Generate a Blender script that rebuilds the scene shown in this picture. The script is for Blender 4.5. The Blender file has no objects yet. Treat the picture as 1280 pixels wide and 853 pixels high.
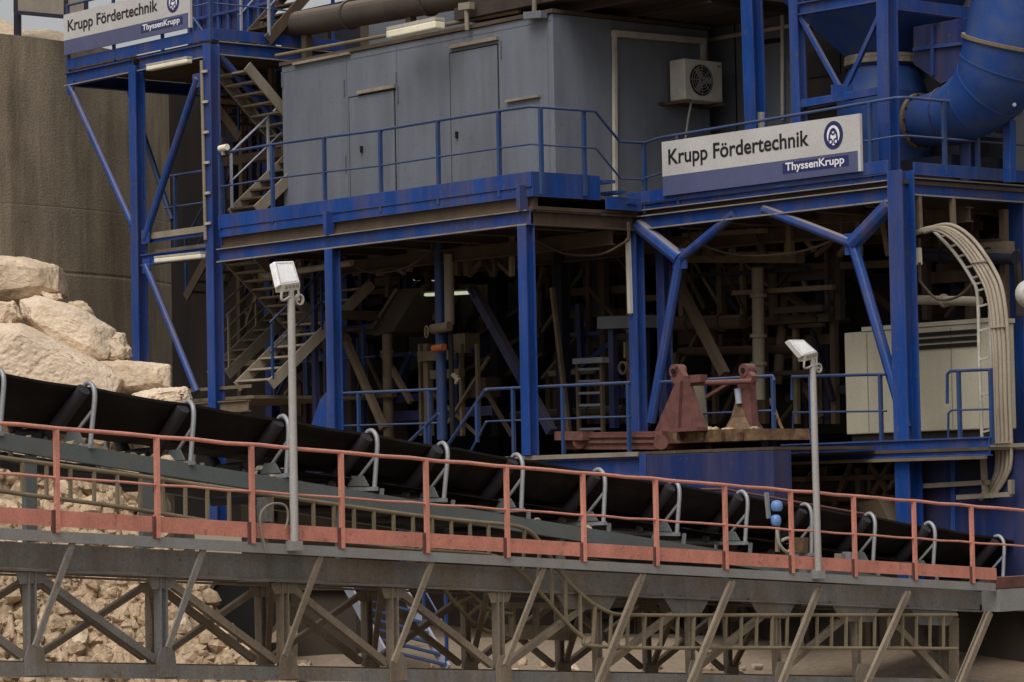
import bpy, math, random
from mathutils import Vector as Vc, Matrix, noise
random.seed(7)
SC = bpy.context.scene
COL = SC.collection

# ------------------------------------------------------------------ camera
FPX, HOR, ROLL = 4000.0, 203.0, 0.02
PITCH = math.atan(HOR / FPX)
EYE = Vc((0, 0, 2.4))
_r0, _u0 = Vc((1, 0, 0)), Vc((0, -math.sin(PITCH), math.cos(PITCH)))
FW = Vc((0, math.cos(PITCH), math.sin(PITCH)))
RT = _r0 * math.cos(ROLL) - _u0 * math.sin(ROLL)
UP = _r0 * math.sin(ROLL) + _u0 * math.cos(ROLL)
cam = bpy.data.cameras.new('camera')
cam.sensor_width = 36.0
cam.lens = FPX / 1280.0 * 36.0
cam.clip_start, cam.clip_end = 0.5, 2000
co = bpy.data.objects.new('camera', cam); COL.objects.link(co)
mw = Matrix((RT, UP, -FW)).transposed().to_4x4(); mw.translation = EYE
co.matrix_world = mw
SC.camera = co

def ray(x, y):
    return FW + RT * ((x - 640) / FPX) + UP * (-(y - 426.5) / FPX)
def PD(x, y, d):                       # measured point at depth d
    r = ray(x, y); return EYE + r * (d / r.y)
# plant frame: u along the front, v into the plant
UX, VX = Vc((0.6476, -0.762, 0)), Vc((0.762, 0.6476, 0))
P0 = PD(657, 265, 44.0)
Z = Vc((0, 0, 1))
AZP = math.atan2(UX.y, UX.x)
def L(u, v, z): return Vc((P0.x, P0.y, 0)) + UX * u + VX * v + Z * z
def _pl(x, y, n, off, o):
    r = ray(x, y); return EYE + r * ((off - (EYE - o).dot(n)) / r.dot(n))
_nu = Vc((VX.y, -VX.x, 0)); _nu = _nu / _nu.dot(UX)
_nv = Vc((-UX.y, UX.x, 0)); _nv = _nv / _nv.dot(VX)
def PV(x, y, v): return _pl(x, y, _nv, v, P0)
def PU(x, y, u): return _pl(x, y, _nu, u, P0)
def uv(p):
    d = p - P0; return d.dot(_nu), d.dot(_nv), p.z
# gallery frame: s along the conveyor, w away from the camera
GK = 0.80                              # metres per gallery unit
G0 = PD(70, 535, 35.3 * GK)
GD, GN = Vc((0.685, 0.7286, 0)), Vc((-0.7286, 0.685, 0))
AZG = math.atan2(GD.y, GD.x)
def G(s, w, z): return Vc((G0.x, G0.y, EYE.z)) + GD * (s * GK) + GN * (w * GK) + Z * ((z - EYE.z) * GK)
GDk, GNk, Zk = GD * GK, GN * GK, Z * GK
def PW(x, y, w): return _pl(x, y, GN, w * GK, G0)
def sw(p):
    d = p - G0; return d.dot(GD) / GK, d.dot(GN) / GK, EYE.z + (p.z - EYE.z) / GK
UNIT = 1.0

# ------------------------------------------------------------------ mesh builder
class MB:
    def __init__(s): s.v = []; s.f = []; s.sm = []; s.pc = []; s.pid = 0; s.hold = 0
    def add(s, vs, fs, smooth=False):
        n = len(s.v); s.v += [Vc(p) for p in vs]
        if not s.hold: s.pid += 1
        for f in fs: s.f.append([i + n for i in f]); s.sm.append(smooth); s.pc.append(s.pid)
        return s
    def hexa(s, a):                     # 8 corners: bottom 4 then top 4
        return s.add(a, [(0, 3, 2, 1), (4, 5, 6, 7), (0, 1, 5, 4), (1, 2, 6, 5), (2, 3, 7, 6), (3, 0, 4, 7)])
    def box(s, F, a0, a1, b0, b1, c0, c1):
        return s.hexa([F(a0, b0, c0), F(a1, b0, c0), F(a1, b1, c0), F(a0, b1, c0), F(a0, b0, c1), F(a1, b0, c1), F(a1, b1, c1), F(a0, b1, c1)])
    def bar(s, p, q, a, b=None, ref=Z):
        b = a if b is None else b
        a, b = a * UNIT, b * UNIT
        p, q = Vc(p), Vc(q); d = (q - p).normalized()
        x = d.cross(ref)
        if x.length < 1e-3: x = d.cross(UX)
        x.normalize(); y = x.cross(d)
        x = x * (a / 2); y = y * (b / 2)
        return s.hexa([p - x - y, p + x - y, p + x + y, p - x + y, q - x - y, q + x - y, q + x + y, q - x + y])
    def ib(s, p, q, w, h, ref=Z, t=0.018):   # I section: flanges at +-h/2 along ref-ish
        p, q = Vc(p), Vc(q); d = (q - p).normalized()
        x = d.cross(ref)
        if x.length < 1e-3: x = d.cross(UX)
        x.normalize(); y = x.cross(d); s.pid += 1; s.hold = 1
        for k in (-1, 1):
            o = y * (k * (h / 2 - t / 2) * UNIT); s.bar(p + o, q + o, w, t, ref)
        s.bar(p, q, t, h - 2 * t - 0.002, ref); s.hold = 0
        return s
    def tube(s, pts, r, n=8, cap=True, smooth=True):
        pts = [Vc(p) for p in pts]; m = len(pts)
        rr = [a * UNIT for a in r] if isinstance(r, (list, tuple)) else [r * UNIT] * m; s.pid += 1; s.hold = 1
        T = []
        for i in range(m):
            t = (pts[min(i + 1, m - 1)] - pts[max(i - 1, 0)]).normalized(); T.append(t)
        x = T[0].cross(Z)
        if x.length < 1e-2: x = T[0].cross(Vc((1, 0, 0)))
        x.normalize(); vs = []
        for i in range(m):
            x = (x - T[i] * x.dot(T[i])).normalized(); y = T[i].cross(x)
            for k in range(n):
                a = 2 * math.pi * k / n
                vs.append(pts[i] + (x * math.cos(a) + y * math.sin(a)) * rr[i])
        fs = [(i * n + k, i * n + (k + 1) % n, (i + 1) * n + (k + 1) % n, (i + 1) * n + k) for i in range(m - 1) for k in range(n)]
        s.add(vs, fs, smooth)
        if cap:
            s.add(vs[:n], [tuple(reversed(range(n)))]); s.add(vs[-n:], [tuple(range(n))])
        s.hold = 0
        return s
    def prism(s, poly, dv):
        n = len(poly); poly = [Vc(p) for p in poly]; dv = Vc(dv)
        fs = [tuple(range(n)), tuple(reversed(range(n, 2 * n)))]
        fs += [(i, n + i, n + (i + 1) % n, (i + 1) % n) for i in range(n)]
        return s.add(poly + [p + dv for p in poly], fs)
    def ring(s, c, ax, r, t, n=20, h=None):   # flange collar round axis
        h = h or t; ax = Vc(ax).normalized(); r, t, h = r * UNIT, t * UNIT, h * UNIT
        x = ax.cross(Z)
        if x.length < 1e-2: x = Vc((1, 0, 0))
        x.normalize(); y = ax.cross(x); vs = []
        for (rad, o) in ((r, -h / 2), (r + t, -h / 2), (r + t, h / 2), (r, h / 2)):
            for k in range(n):
                a = 2 * math.pi * k / n; vs.append(Vc(c) + (x * math.cos(a) + y * math.sin(a)) * rad + ax * o)
        fs = [(j * n + k, j * n + (k + 1) % n, ((j + 1) % 4) * n + (k + 1) % n, ((j + 1) % 4) * n + k) for j in range(4) for k in range(n)]
        return s.add(vs, fs)
MATS = {}
ROOTM = {}
def obj(name, mb, mat, parent=None, origin=None, bevel=0):
    me = bpy.data.meshes.new(name)
    if parent is not None:
        inv = ROOTM[parent.name].inverted(); base = None
        vs = [inv @ p for p in mb.v]
    else:
        if origin is None:
            n = len(mb.v); xs = [p.x for p in mb.v]; ys = [p.y for p in mb.v]
            origin = Vc(((min(xs) + max(xs)) / 2, (min(ys) + max(ys)) / 2, min(p.z for p in mb.v)))
        vs = [p - origin for p in mb.v]
    me.from_pydata([tuple(p) for p in vs], [], mb.f)
    me.polygons.foreach_set('use_smooth', mb.sm)
    me.materials.append(MATS[mat]); me.update()
    o = bpy.data.objects.new(name, me); COL.objects.link(o)
    if parent is not None:
        o.parent = parent; ROOTM[o.name] = ROOTM[parent.name].copy()
    else:
        o.location = origin; ROOTM[o.name] = Matrix.Translation(origin)
    import bmesh
    bm = bmesh.new(); bm.from_mesh(me); bmesh.ops.recalc_face_normals(bm, faces=bm.faces); bm.to_mesh(me); bm.free()
    if bevel:
        b = o.modifiers.new('bevel', 'BEVEL'); b.width = bevel; b.segments = 2; b.limit_method = 'ANGLE'
    return o
def each(name, mb, mat, parent, **k):   # one object per piece
    out = []
    for pid in sorted(set(mb.pc)):
        m = MB(); mp = {}
        for f, sm, pc in zip(mb.f, mb.sm, mb.pc):
            if pc != pid: continue
            g = []
            for i in f:
                if i not in mp: mp[i] = len(m.v); m.v.append(mb.v[i])
                g.append(mp[i])
            m.f.append(g); m.sm.append(sm); m.pc.append(1)
        out.append(obj(name, m, mat, parent, **k))
    return out
def tag(o, label, cat, group=None, kind=None):
    if label: o['label'] = label
    if cat: o['category'] = cat
    if group: o['group'] = group
    if kind: o['kind'] = kind
    return o
def thing(name, label, cat, loc, rotz=0, group=None, tilt=0):
    o = bpy.data.objects.new(name, None); COL.objects.link(o)
    o.empty_display_size = 0.3
    o.location = loc; o.rotation_euler = (0, tilt, rotz)
    ROOTM[o.name] = Matrix.Translation(Vc(loc)) @ Matrix.Rotation(rotz, 4, 'Z') @ Matrix.Rotation(tilt, 4, 'Y')
    return tag(o, label, cat, group)
def lab(o, t): o['label'] = t; return o
def loc_f(root):                        # local-frame point of a root
    M = ROOTM[root.name]
    return lambda a, b, c: M @ (Vc((a, b, c)) * UNIT)
def dup(root, loc, label=None, rot=None):
    r = root.copy(); COL.objects.link(r); r.location = loc
    if rot is not None: r.rotation_euler = rot
    if label: r['label'] = label
    for ch in list(root.children):
        c = ch.copy(); COL.objects.link(c); c.parent = r
        for g in ch.children:
            d = g.copy(); COL.objects.link(d); d.parent = c
    return r

# ------------------------------------------------------------------ materials
def dirty(name, base, dirt=(0.16, 0.115, 0.075), amt=0.35, scale=2.5, rough=0.6, metal=0.0, streak=False, bump=0.08, dust=0.0, dustc=(0.33, 0.26, 0.19), var=0.18, fine=40, spec=0.35, fbump=0.0, edge=0.0, edgec=(0.24, 0.21, 0.18), er=0.012, emit=None, chips=0.0, chipc=(0.11, 0.065, 0.04), runs=0.0):
    m = bpy.data.materials.new(name); m.use_nodes = True
    nt = m.node_tree; N = nt.nodes; K = nt.links
    b = N['Principled BSDF']
    b.inputs['Roughness'].default_value = rough; b.inputs['Metallic'].default_value = metal
    b.inputs['Specular IOR Level'].default_value = spec
    g = N.new('ShaderNodeNewGeometry')
    mp = N.new('ShaderNodeMapping'); K.new(g.outputs['Position'], mp.inputs['Vector'])
    mp.inputs['Scale'].default_value = (scale, scale, scale * (0.16 if streak else 1))
    n1 = N.new('ShaderNodeTexNoise'); n1.inputs['Scale'].default_value = 1; n1.inputs['Detail'].default_value = 7; n1.inputs['Roughness'].default_value = 0.62
    K.new(mp.outputs[0], n1.inputs['Vector'])
    r1 = N.new('ShaderNodeValToRGB'); r1.color_ramp.elements[0].position = 0.42; r1.color_ramp.elements[1].position = 0.72
    K.new(n1.outputs['Fac'], r1.inputs[0])
    ma = N.new('ShaderNodeMath'); ma.operation = 'MULTIPLY'; ma.inputs[1].default_value = amt; K.new(r1.outputs[0], ma.inputs[0])
    mx = N.new('ShaderNodeMix'); mx.data_type = 'RGBA'; mx.inputs[6].default_value = (*base, 1); mx.inputs[7].default_value = (*dirt, 1)
    K.new(ma.outputs[0], mx.inputs[0])
    n2 = N.new('ShaderNodeTexNoise'); n2.inputs['Scale'].default_value = fine; n2.inputs['Detail'].default_value = 4
    K.new(g.outputs['Position'], n2.inputs['Vector'])
    n3 = N.new('ShaderNodeTexNoise'); n3.inputs['Scale'].default_value = 1.1; n3.inputs['Detail'].default_value = 3
    K.new(g.outputs['Position'], n3.inputs['Vector'])
    av = N.new('ShaderNodeMath'); av.operation = 'ADD'; K.new(n2.outputs['Fac'], av.inputs[0]); K.new(n3.outputs['Fac'], av.inputs[1])
    mr = N.new('ShaderNodeMapRange'); mr.inputs[1].default_value = 0.6; mr.inputs[2].default_value = 1.4; mr.inputs[3].default_value = 1 - var; mr.inputs[4].default_value = 1 + var
    K.new(av.outputs[0], mr.inputs[0])
    vm = N.new('ShaderNodeMix'); vm.data_type = 'RGBA'; vm.blend_type = 'MULTIPLY'; vm.inputs[0].default_value = 1
    K.new(mx.outputs[2], vm.inputs[6]); K.new(mr.outputs[0], vm.inputs[7])
    out = vm.outputs[2]
    if runs:                                # rain streaks, finer than the stains
        m4 = N.new('ShaderNodeMapping'); m4.inputs['Scale'].default_value = (6, 6, 0.7); K.new(g.outputs['Position'], m4.inputs['Vector'])
        n4 = N.new('ShaderNodeTexNoise'); n4.inputs['Scale'].default_value = 1; n4.inputs['Detail'].default_value = 5; n4.inputs['Roughness'].default_value = 0.7; K.new(m4.outputs[0], n4.inputs['Vector'])
        r4 = N.new('ShaderNodeMapRange'); r4.inputs[1].default_value = 0.35; r4.inputs[2].default_value = 0.65; r4.inputs[3].default_value = 1 - runs; r4.inputs[4].default_value = 1 + runs * .5
        K.new(n4.outputs['Fac'], r4.inputs[0])
        x4 = N.new('ShaderNodeMix'); x4.data_type = 'RGBA'; x4.blend_type = 'MULTIPLY'; x4.inputs[0].default_value = 1
        K.new(out, x4.inputs[6]); K.new(r4.outputs[0], x4.inputs[7]); out = x4.outputs[2]
    if chips:                               # rusty chips with an outline of their own
        n5 = N.new('ShaderNodeTexNoise'); n5.inputs['Scale'].default_value = 9; n5.inputs['Detail'].default_value = 6; n5.inputs['Roughness'].default_value = 0.7; K.new(g.outputs['Position'], n5.inputs['Vector'])
        r5 = N.new('ShaderNodeMapRange'); r5.inputs[1].default_value = 0.60; r5.inputs[2].default_value = 0.66; r5.inputs[3].default_value = 0; r5.inputs[4].default_value = chips
        K.new(n5.outputs['Fac'], r5.inputs[0])
        x5 = N.new('ShaderNodeMix'); x5.data_type = 'RGBA'; x5.inputs[7].default_value = (*chipc, 1)
        K.new(r5.outputs[0], x5.inputs[0]); K.new(out, x5.inputs[6]); out = x5.outputs[2]
    if dust:
        sx = N.new('ShaderNodeSeparateXYZ'); K.new(g.outputs['True Normal'], sx.inputs[0])
        dr = N.new('ShaderNodeMapRange'); dr.inputs[1].default_value = 0.35; dr.inputs[2].default_value = 0.9; dr.inputs[3].default_value = 0; dr.inputs[4].default_value = dust
        K.new(sx.outputs['Z'], dr.inputs[0])
        dm = N.new('ShaderNodeMix'); dm.data_type = 'RGBA'; dm.inputs[7].default_value = (*dustc, 1)
        K.new(dr.outputs[0], dm.inputs[0]); K.new(out, dm.inputs[6]); out = dm.outputs[2]
    if edge:
        be = N.new('ShaderNodeBevel'); be.samples = 4; be.inputs['Radius'].default_value = er
        vd = N.new('ShaderNodeVectorMath'); vd.operation = 'DOT_PRODUCT'; K.new(be.outputs[0], vd.inputs[0]); K.new(g.outputs['True Normal'], vd.inputs[1])
        er_ = N.new('ShaderNodeMapRange'); er_.inputs[1].default_value = 0.985; er_.inputs[2].default_value = 0.85; er_.inputs[3].default_value = 0; er_.inputs[4].default_value = edge
        K.new(vd.outputs['Value'], er_.inputs[0])
        em = N.new('ShaderNodeMath'); em.operation = 'MULTIPLY'; K.new(er_.outputs[0], em.inputs[0]); K.new(n3.outputs['Fac'], em.inputs[1])
        xm = N.new('ShaderNodeMix'); xm.data_type = 'RGBA'; xm.inputs[7].default_value = (*edgec, 1)
        K.new(em.outputs[0], xm.inputs[0]); K.new(out, xm.inputs[6]); out = xm.outputs[2]
    if emit:
        b.inputs['Emission Color'].default_value = (*emit[:3], 1); b.inputs['Emission Strength'].default_value = emit[3]
    K.new(out, b.inputs['Base Color'])
    if bump:
        bp = N.new('ShaderNodeBump'); bp.inputs['Strength'].default_value = bump; bp.inputs['Distance'].default_value = 0.05
        K.new(n1.outputs['Fac'], bp.inputs['Height']); K.new(bp.outputs[0], b.inputs['Normal'])
    if fbump:
        b2 = N.new('ShaderNodeBump'); b2.inputs['Strength'].default_value = fbump; b2.inputs['Distance'].default_value = 0.03
        K.new(n2.outputs['Fac'], b2.inputs['Height'])
        if bump: K.new(bp.outputs[0], b2.inputs['Normal'])
        K.new(b2.outputs[0], b.inputs['Normal'])
    MATS[name] = m
    return m
BR = (0.12, 0.08, 0.05)
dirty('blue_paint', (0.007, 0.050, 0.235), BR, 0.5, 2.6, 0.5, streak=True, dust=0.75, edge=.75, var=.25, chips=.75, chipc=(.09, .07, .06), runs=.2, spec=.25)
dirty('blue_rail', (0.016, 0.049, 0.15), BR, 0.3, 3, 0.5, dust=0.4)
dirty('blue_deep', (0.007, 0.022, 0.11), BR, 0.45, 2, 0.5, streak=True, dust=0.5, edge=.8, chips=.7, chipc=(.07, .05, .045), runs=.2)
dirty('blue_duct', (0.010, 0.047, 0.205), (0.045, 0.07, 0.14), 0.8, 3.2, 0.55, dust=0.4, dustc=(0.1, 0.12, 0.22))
dirty('dark_blue', (0.005, 0.007, 0.022), (0.028, 0.019, 0.013), 0.6, 1.5, 0.7, streak=True, dust=0.6, dustc=(0.12, 0.09, 0.06))  # blue-black base, also carries the shade of hulls inside the plant
dirty('dark_steel', (0.010, 0.0085, 0.0085), (0.036, 0.022, 0.014), 0.6, 1.5, 0.75, streak=True, dust=0.6, dustc=(0.12, 0.09, 0.06))  # near-black base, chosen so that the plant interior stays dark
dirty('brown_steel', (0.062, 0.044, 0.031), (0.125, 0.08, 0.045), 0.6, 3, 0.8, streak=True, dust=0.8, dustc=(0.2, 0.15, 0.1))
dirty('dusty_beige', (0.25, 0.215, 0.165), (0.10, 0.075, 0.05), 0.55, 3, 0.8, streak=True, dust=0.6)
dirty('tan_beam', (0.165, 0.125, 0.08), (0.07, 0.05, 0.035), 0.6, 3, 0.8, dust=0.6)
dirty('container_grey', (0.140, 0.157, 0.19), (0.095, 0.095, 0.10), 0.5, 1.6, 0.6, streak=True, bump=0.05, var=0.16, runs=.09, chips=.4, chipc=(.09, .08, .075), fine=60, fbump=.15)
dirty('cabin_grey', (0.13, 0.145, 0.17), (0.11, 0.10, 0.09), 0.5, 1.5, 0.6, streak=True, bump=0.03)
dirty('galvanised', (0.29, 0.30, 0.32), (0.25, 0.24, 0.22), 0.4, 5, 0.45, metal=0.3, dust=0.3)
dirty('gallery_grey', (0.19, 0.19, 0.185), (0.17, 0.115, 0.065), 0.75, 1.6, 0.65, dust=0.7, dustc=(0.30, 0.25, 0.19), var=0.35, edge=.9, edgec=(.3, .28, .25), chips=.6, chipc=(.10, .06, .035), runs=.18)
dirty('gallery_edge', (0.25, 0.25, 0.245), (0.2, 0.16, 0.12), 0.5, 3, 0.6, dust=0.5)
dirty('stringer_grey', (0.115, 0.135, 0.135), (0.13, 0.105, 0.08), 0.5, 2.5, 0.6, dust=0.8, dustc=(0.28, 0.23, 0.17))
dirty('truss_brown', (0.245, 0.2, 0.15), (0.14, 0.09, 0.05), 0.7, 1.8, 0.75, streak=True, dust=0.5, var=0.35, edge=.8, edgec=(.36, .33, .28), chips=.6, chipc=(.12, .075, .045), runs=.16)
dirty('ladder_tan', (0.24, 0.195, 0.125), (0.1, 0.08, 0.05), 0.5, 3, 0.7)
dirty('red_rail', (0.60, 0.235, 0.175), (0.30, 0.14, 0.10), 0.55, 3.5, 0.6, dust=0.6, dustc=(0.55, 0.33, 0.27), var=0.25, edge=.6, edgec=(.6, .36, .3), chips=.6, chipc=(.24, .10, .07), runs=.07)
dirty('red_oxide', (0.15, 0.06, 0.052), (0.065, 0.034, 0.024), 0.8, 7, 0.85, dust=0.6, dustc=(0.28, 0.16, 0.11), bump=0.3)
dirty('rust', (0.085, 0.045, 0.024), (0.22, 0.145, 0.075), 0.8, 8, 0.9, bump=0.3, dust=0.4)
dirty('rubber', (0.0075, 0.006, 0.006), (0.034, 0.026, 0.021), 0.6, 3, 0.75, bump=0.1, spec=0.25, dust=.5, dustc=(.12, .1, .08), var=.3, chips=.5, chipc=(.035, .028, .024))
dirty('roller', (0.030, 0.027, 0.032), (0.03, 0.025, 0.03), 0.5, 6, 0.6)
dirty('concrete', (0.32, 0.26, 0.185), (0.155, 0.12, 0.082), 0.85, 2.2, 0.9, streak=True, bump=0.12, var=0.26, runs=.16, fine=30, fbump=.4)
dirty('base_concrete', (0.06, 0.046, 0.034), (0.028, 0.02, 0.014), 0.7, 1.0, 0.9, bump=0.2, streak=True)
dirty('limestone', (0.60, 0.475, 0.345), (0.34, 0.245, 0.155), 0.8, 2.4, 0.95, bump=0.8, var=0.28, fine=16, fbump=.7)
dirty('rubble', (0.46, 0.34, 0.225), (0.20, 0.135, 0.08), 0.9, 3.2, 0.95, bump=0.8, var=0.35, fine=18, fbump=.7)
dirty('limestone_pale', (0.66, 0.53, 0.395), (0.46, 0.345, 0.235), 0.6, 1.2, 0.95, bump=0.5, var=0.22, fine=22, fbump=.6)
dirty('sand', (0.27, 0.205, 0.145), (0.15, 0.11, 0.075), 0.7, 1.1, 0.95, bump=0.6, var=0.3, fine=14, fbump=.6)
dirty('lamp_white', (0.88, 0.88, 0.89), (0.5, 0.48, 0.46), 0.25, 9, 0.35)
dirty('pole_grey', (0.36, 0.345, 0.33), (0.22, 0.2, 0.18), 0.5, 5, 0.5, streak=True)
dirty('tube_cream', (0.78, 0.74, 0.58), (0.5, 0.45, 0.33), 0.35, 5, 0.4)
dirty('tube_lit', (0.7, 0.75, 0.6), (0.6, 0.6, 0.5), 0.2, 5, 0.4, emit=(.75, .9, .6, .45))
dirty('cabinet_beige', (0.40, 0.375, 0.29), (0.24, 0.20, 0.14), 0.45, 1.6, 0.6, streak=True, bump=0.02)
dirty('cable_beige', (0.34, 0.29, 0.22), (0.16, 0.125, 0.09), 0.5, 6, 0.7, streak=True)
dirty('ac_white', (0.52, 0.50, 0.45), (0.33, 0.29, 0.23), 0.5, 4, 0.5)
dirty('conduit', (0.42, 0.39, 0.34), (0.22, 0.19, 0.15), 0.5, 5, 0.6)
dirty('black_gap', (0.006, 0.006, 0.006), (0.012, 0.01, 0.008), 0.5, 3, 0.9)
dirty('sign_white', (0.48, 0.465, 0.455), (0.45, 0.42, 0.38), 0.35, 2.5, 0.4, bump=0)
dirty('sign_blue', (0.085, 0.095, 0.19), (0.06, 0.06, 0.08), 0.3, 2.5, 0.4, bump=0)
dirty('sign_navy', (0.022, 0.025, 0.12), (0.02, 0.02, 0.04), 0.3, 3, 0.4, bump=0)
dirty('sign_black', (0.012, 0.011, 0.013), (0.03, 0.025, 0.025), 0.3, 3, 0.4, bump=0)
dirty('text_white', (0.78, 0.78, 0.80), (0.6, 0.6, 0.6), 0.2, 3, 0.4, bump=0)
dirty('pale_blue', (0.13, 0.25, 0.52), (0.1, 0.15, 0.3), 0.3, 8, 0.4)
dirty('pipe_brown', (0.068, 0.054, 0.044), (0.045, 0.032, 0.024), 0.7, 2, 0.85, dust=0.6, dustc=(0.25, 0.2, 0.15), bump=0.2)
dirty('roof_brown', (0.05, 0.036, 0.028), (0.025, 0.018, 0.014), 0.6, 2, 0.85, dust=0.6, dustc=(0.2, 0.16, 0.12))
dirty('mesh_grey', (0.22, 0.19, 0.16), (0.15, 0.12, 0.09), 0.5, 4, 0.7)
dirty('orange_paint', (0.36, 0.10, 0.03), (0.2, 0.08, 0.03), 0.4, 6, 0.6)
dirty('handrail_pale', (0.30, 0.32, 0.40), (0.2, 0.18, 0.17), 0.4, 4, 0.5, dust=0.4)

# ------------------------------------------------------------------ light
w = bpy.data.worlds.new('World'); SC.world = w; w.use_nodes = True
nt = w.node_tree
sky = nt.nodes.new('ShaderNodeTexSky'); sky.sky_type = 'NISHITA'; sky.sun_disc = False
SUN_EL, SUN_AZ = math.radians(54), math.radians(-158)      # azimuth from +Y towards +X
sky.sun_elevation = SUN_EL; sky.sun_rotation = SUN_AZ
sky.dust_density = 4.0; sky.air_density = 1.0; sky.ozone_density = 1.0
hs = nt.nodes.new('ShaderNodeHueSaturation'); hs.inputs['Saturation'].default_value = 0.12
nt.links.new(sky.outputs[0], hs.inputs['Color'])
nt.links.new(hs.outputs[0], nt.nodes['Background'].inputs['Color'])
nt.nodes['Background'].inputs['Strength'].default_value = 0.10
sd = bpy.data.lights.new('sun', 'SUN'); sd.energy = 1.5; sd.angle = math.radians(42); sd.color = (1.0, 0.95, 0.88)
so = bpy.data.objects.new('sun', sd); COL.objects.link(so)
sv = Vc((math.sin(SUN_AZ) * math.cos(SUN_EL), math.cos(SUN_AZ) * math.cos(SUN_EL), math.sin(SUN_EL)))
so.rotation_euler = sv.to_track_quat('Z', 'Y').to_euler(); so.location = (-20, 0, 30)
SC.view_settings.view_transform = 'Standard'; SC.view_settings.look = 'None'
SC.view_settings.gamma = 1; SC.view_settings.exposure = 0.2; SC.view_settings.use_curve_mapping = False

# ------------------------------------------------------------------ shared makers
def arc(pts, n=6):                      # smooth a polyline (Catmull-Rom)
    out = []; m = len(pts)
    for i in range(m - 1):
        p0, p1, p2, p3 = pts[max(i - 1, 0)], pts[i], pts[i + 1], pts[min(i + 2, m - 1)]
        for k in range(n):
            t = k / n
            out.append(0.5 * ((2 * p1) + (p2 - p0) * t + (2 * p0 - 5 * p1 + 4 * p2 - p3) * t * t + (3 * p1 - p0 - 3 * p2 + p3) * t ** 3))
    return out + [pts[-1]]
def railing(label, tops, posts, h, mid=None, toe=None, mat='blue_rail', r=0.021, name='guard_rail', group=None, cat='railing', pw=0.045):
    """tops: polyline of the top rail; posts: points on that rail; mid: drop below the top; toe: (drop top, drop bottom)"""
    ZU = Z * UNIT
    base = Vc(posts[0]) - ZU * h
    t = thing(name, label, cat, base, 0, group)
    obj('top_rail', MB().tube(tops, r), mat, t)
    if mid: obj('mid_rail', MB().tube([p - ZU * mid for p in tops], r * 0.72, 6), mat, t)
    for p in posts:
        p = Vc(p); obj('post', MB().bar(p - ZU * h, p - ZU * 0.012, pw), mat, t)
    if toe:
        m = MB()
        for a, b in zip(tops[:-1], tops[1:]):
            m.bar(a - ZU * (toe[0] + toe[1]) / 2, b - ZU * (toe[0] + toe[1]) / 2, 0.012, toe[1] - toe[0])
        obj('toe_board', m, mat, t)
    return t
def along(poly, fx):                    # points on a polyline at parameter of screen columns is not needed: lerp helper
    out = []
    for i, t in fx: out.append(poly[i].lerp(poly[i + 1], t))
    return out
def stair(label, a0, a1, wv, n, mat='tan_beam', smat='tan_beam', depth=0.22, rails=None, railmat='blue_rail', group='steel stairs of the plant'):
    """a0 lower / a1 upper end of the near stringer, wv = vector to the far stringer"""
    a0, a1, wv = Vc(a0), Vc(a1), Vc(wv)
    t = thing('staircase', label, 'stairs', a0, 0, group)
    for o in (Vc((0, 0, 0)), wv):
        obj('stringer', MB().bar(a0 + o, a1 + o, 0.03, 0.17), smat, t)
    run = Vc(((a1 - a0).x, (a1 - a0).y, 0)).normalized() * depth

    for i in range(n):
        p = a0.lerp(a1, (i + 0.5) / n)
        m = MB(); e = wv.normalized() * 0.017
        m.hexa([p + e - run / 2 - Z * 0.015, p + wv - e - run / 2 - Z * 0.015, p + wv - e + run / 2 - Z * 0.015, p + e + run / 2 - Z * 0.015,
                p + e - run / 2 + Z * 0.015, p + wv - e - run / 2 + Z * 0.015, p + wv - e + run / 2 + Z * 0.015, p + e + run / 2 + Z * 0.015])
        obj('tread', m, mat, t)
    for o in (rails or []):
        off = wv * o
        hr = MB(); u1 = a0 + off + Z * 0.95; u2 = a1 + off + Z * 0.95
        hr.tube([u1, u2], 0.02); hr.tube([u1 - Z * 0.45, u2 - Z * 0.45], 0.014, 6)
        for k in (0.02, 0.5, 0.98):
            q = a0.lerp(a1, k) + off; hr.bar(q + Z * 0.05, q + Z * 0.93, 0.035)
        obj('handrail', hr, railmat, t)
    return t
def tube_light(label, a, b, mat='tube_cream', h=0.11, d=0.12, into=VX, group='strip lights on the plant', fit='conduit'):
    t = thing('strip_light', label, 'light', a, 0, group)
    obj('housing', MB().bar(a + Z * (h * 0.35), b + Z * (h * 0.35), d * 0.9, h * 0.3), fit, t)
    obj('diffuser', MB().bar(a - Z * (h * 0.15), b - Z * (h * 0.15), d, h * 0.66), mat, t, bevel=0.02)
    return t
# ================================================================== ground
def sheet(name, fn, nx, ny, mat, kind='structure'):
    m = MB(); vs = [fn(i / nx, j / ny) for j in range(ny + 1) for i in range(nx + 1)]
    fs = [(j * (nx + 1) + i, j * (nx + 1) + i + 1, (j + 1) * (nx + 1) + i + 1, (j + 1) * (nx + 1) + i) for j in range(ny) for i in range(nx)]
    m.add(vs, fs, True)
    o = obj(name, m, mat, origin=Vc((0, 0, 0))); o['kind'] = kind
    return o
def gz(x, y):
    return 0.16 * noise.noise(Vc((x * 0.35, y * 0.35, 1))) + 0.05 * noise.noise(Vc((x * 1.7, y * 1.7, 4)))
sheet('ground', lambda a, b: (lambda x, y: Vc((x, y, gz(x, y) - 0.05 + .52 * min(1, max(0, (y - 38.6) / 3.5)))))(-45 + 90 * a, 10 + 75 * b), 180, 150, 'sand')
m = MB(); m.add([Vc((-900, -300, -0.35)), Vc((900, -300, -0.35)), Vc((900, 1500, -0.35)), Vc((-900, 1500, -0.35))], [(0, 1, 2, 3)])
obj('far_ground', m, 'sand', origin=Vc((0, 0, 0)))['kind'] = 'structure'
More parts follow.
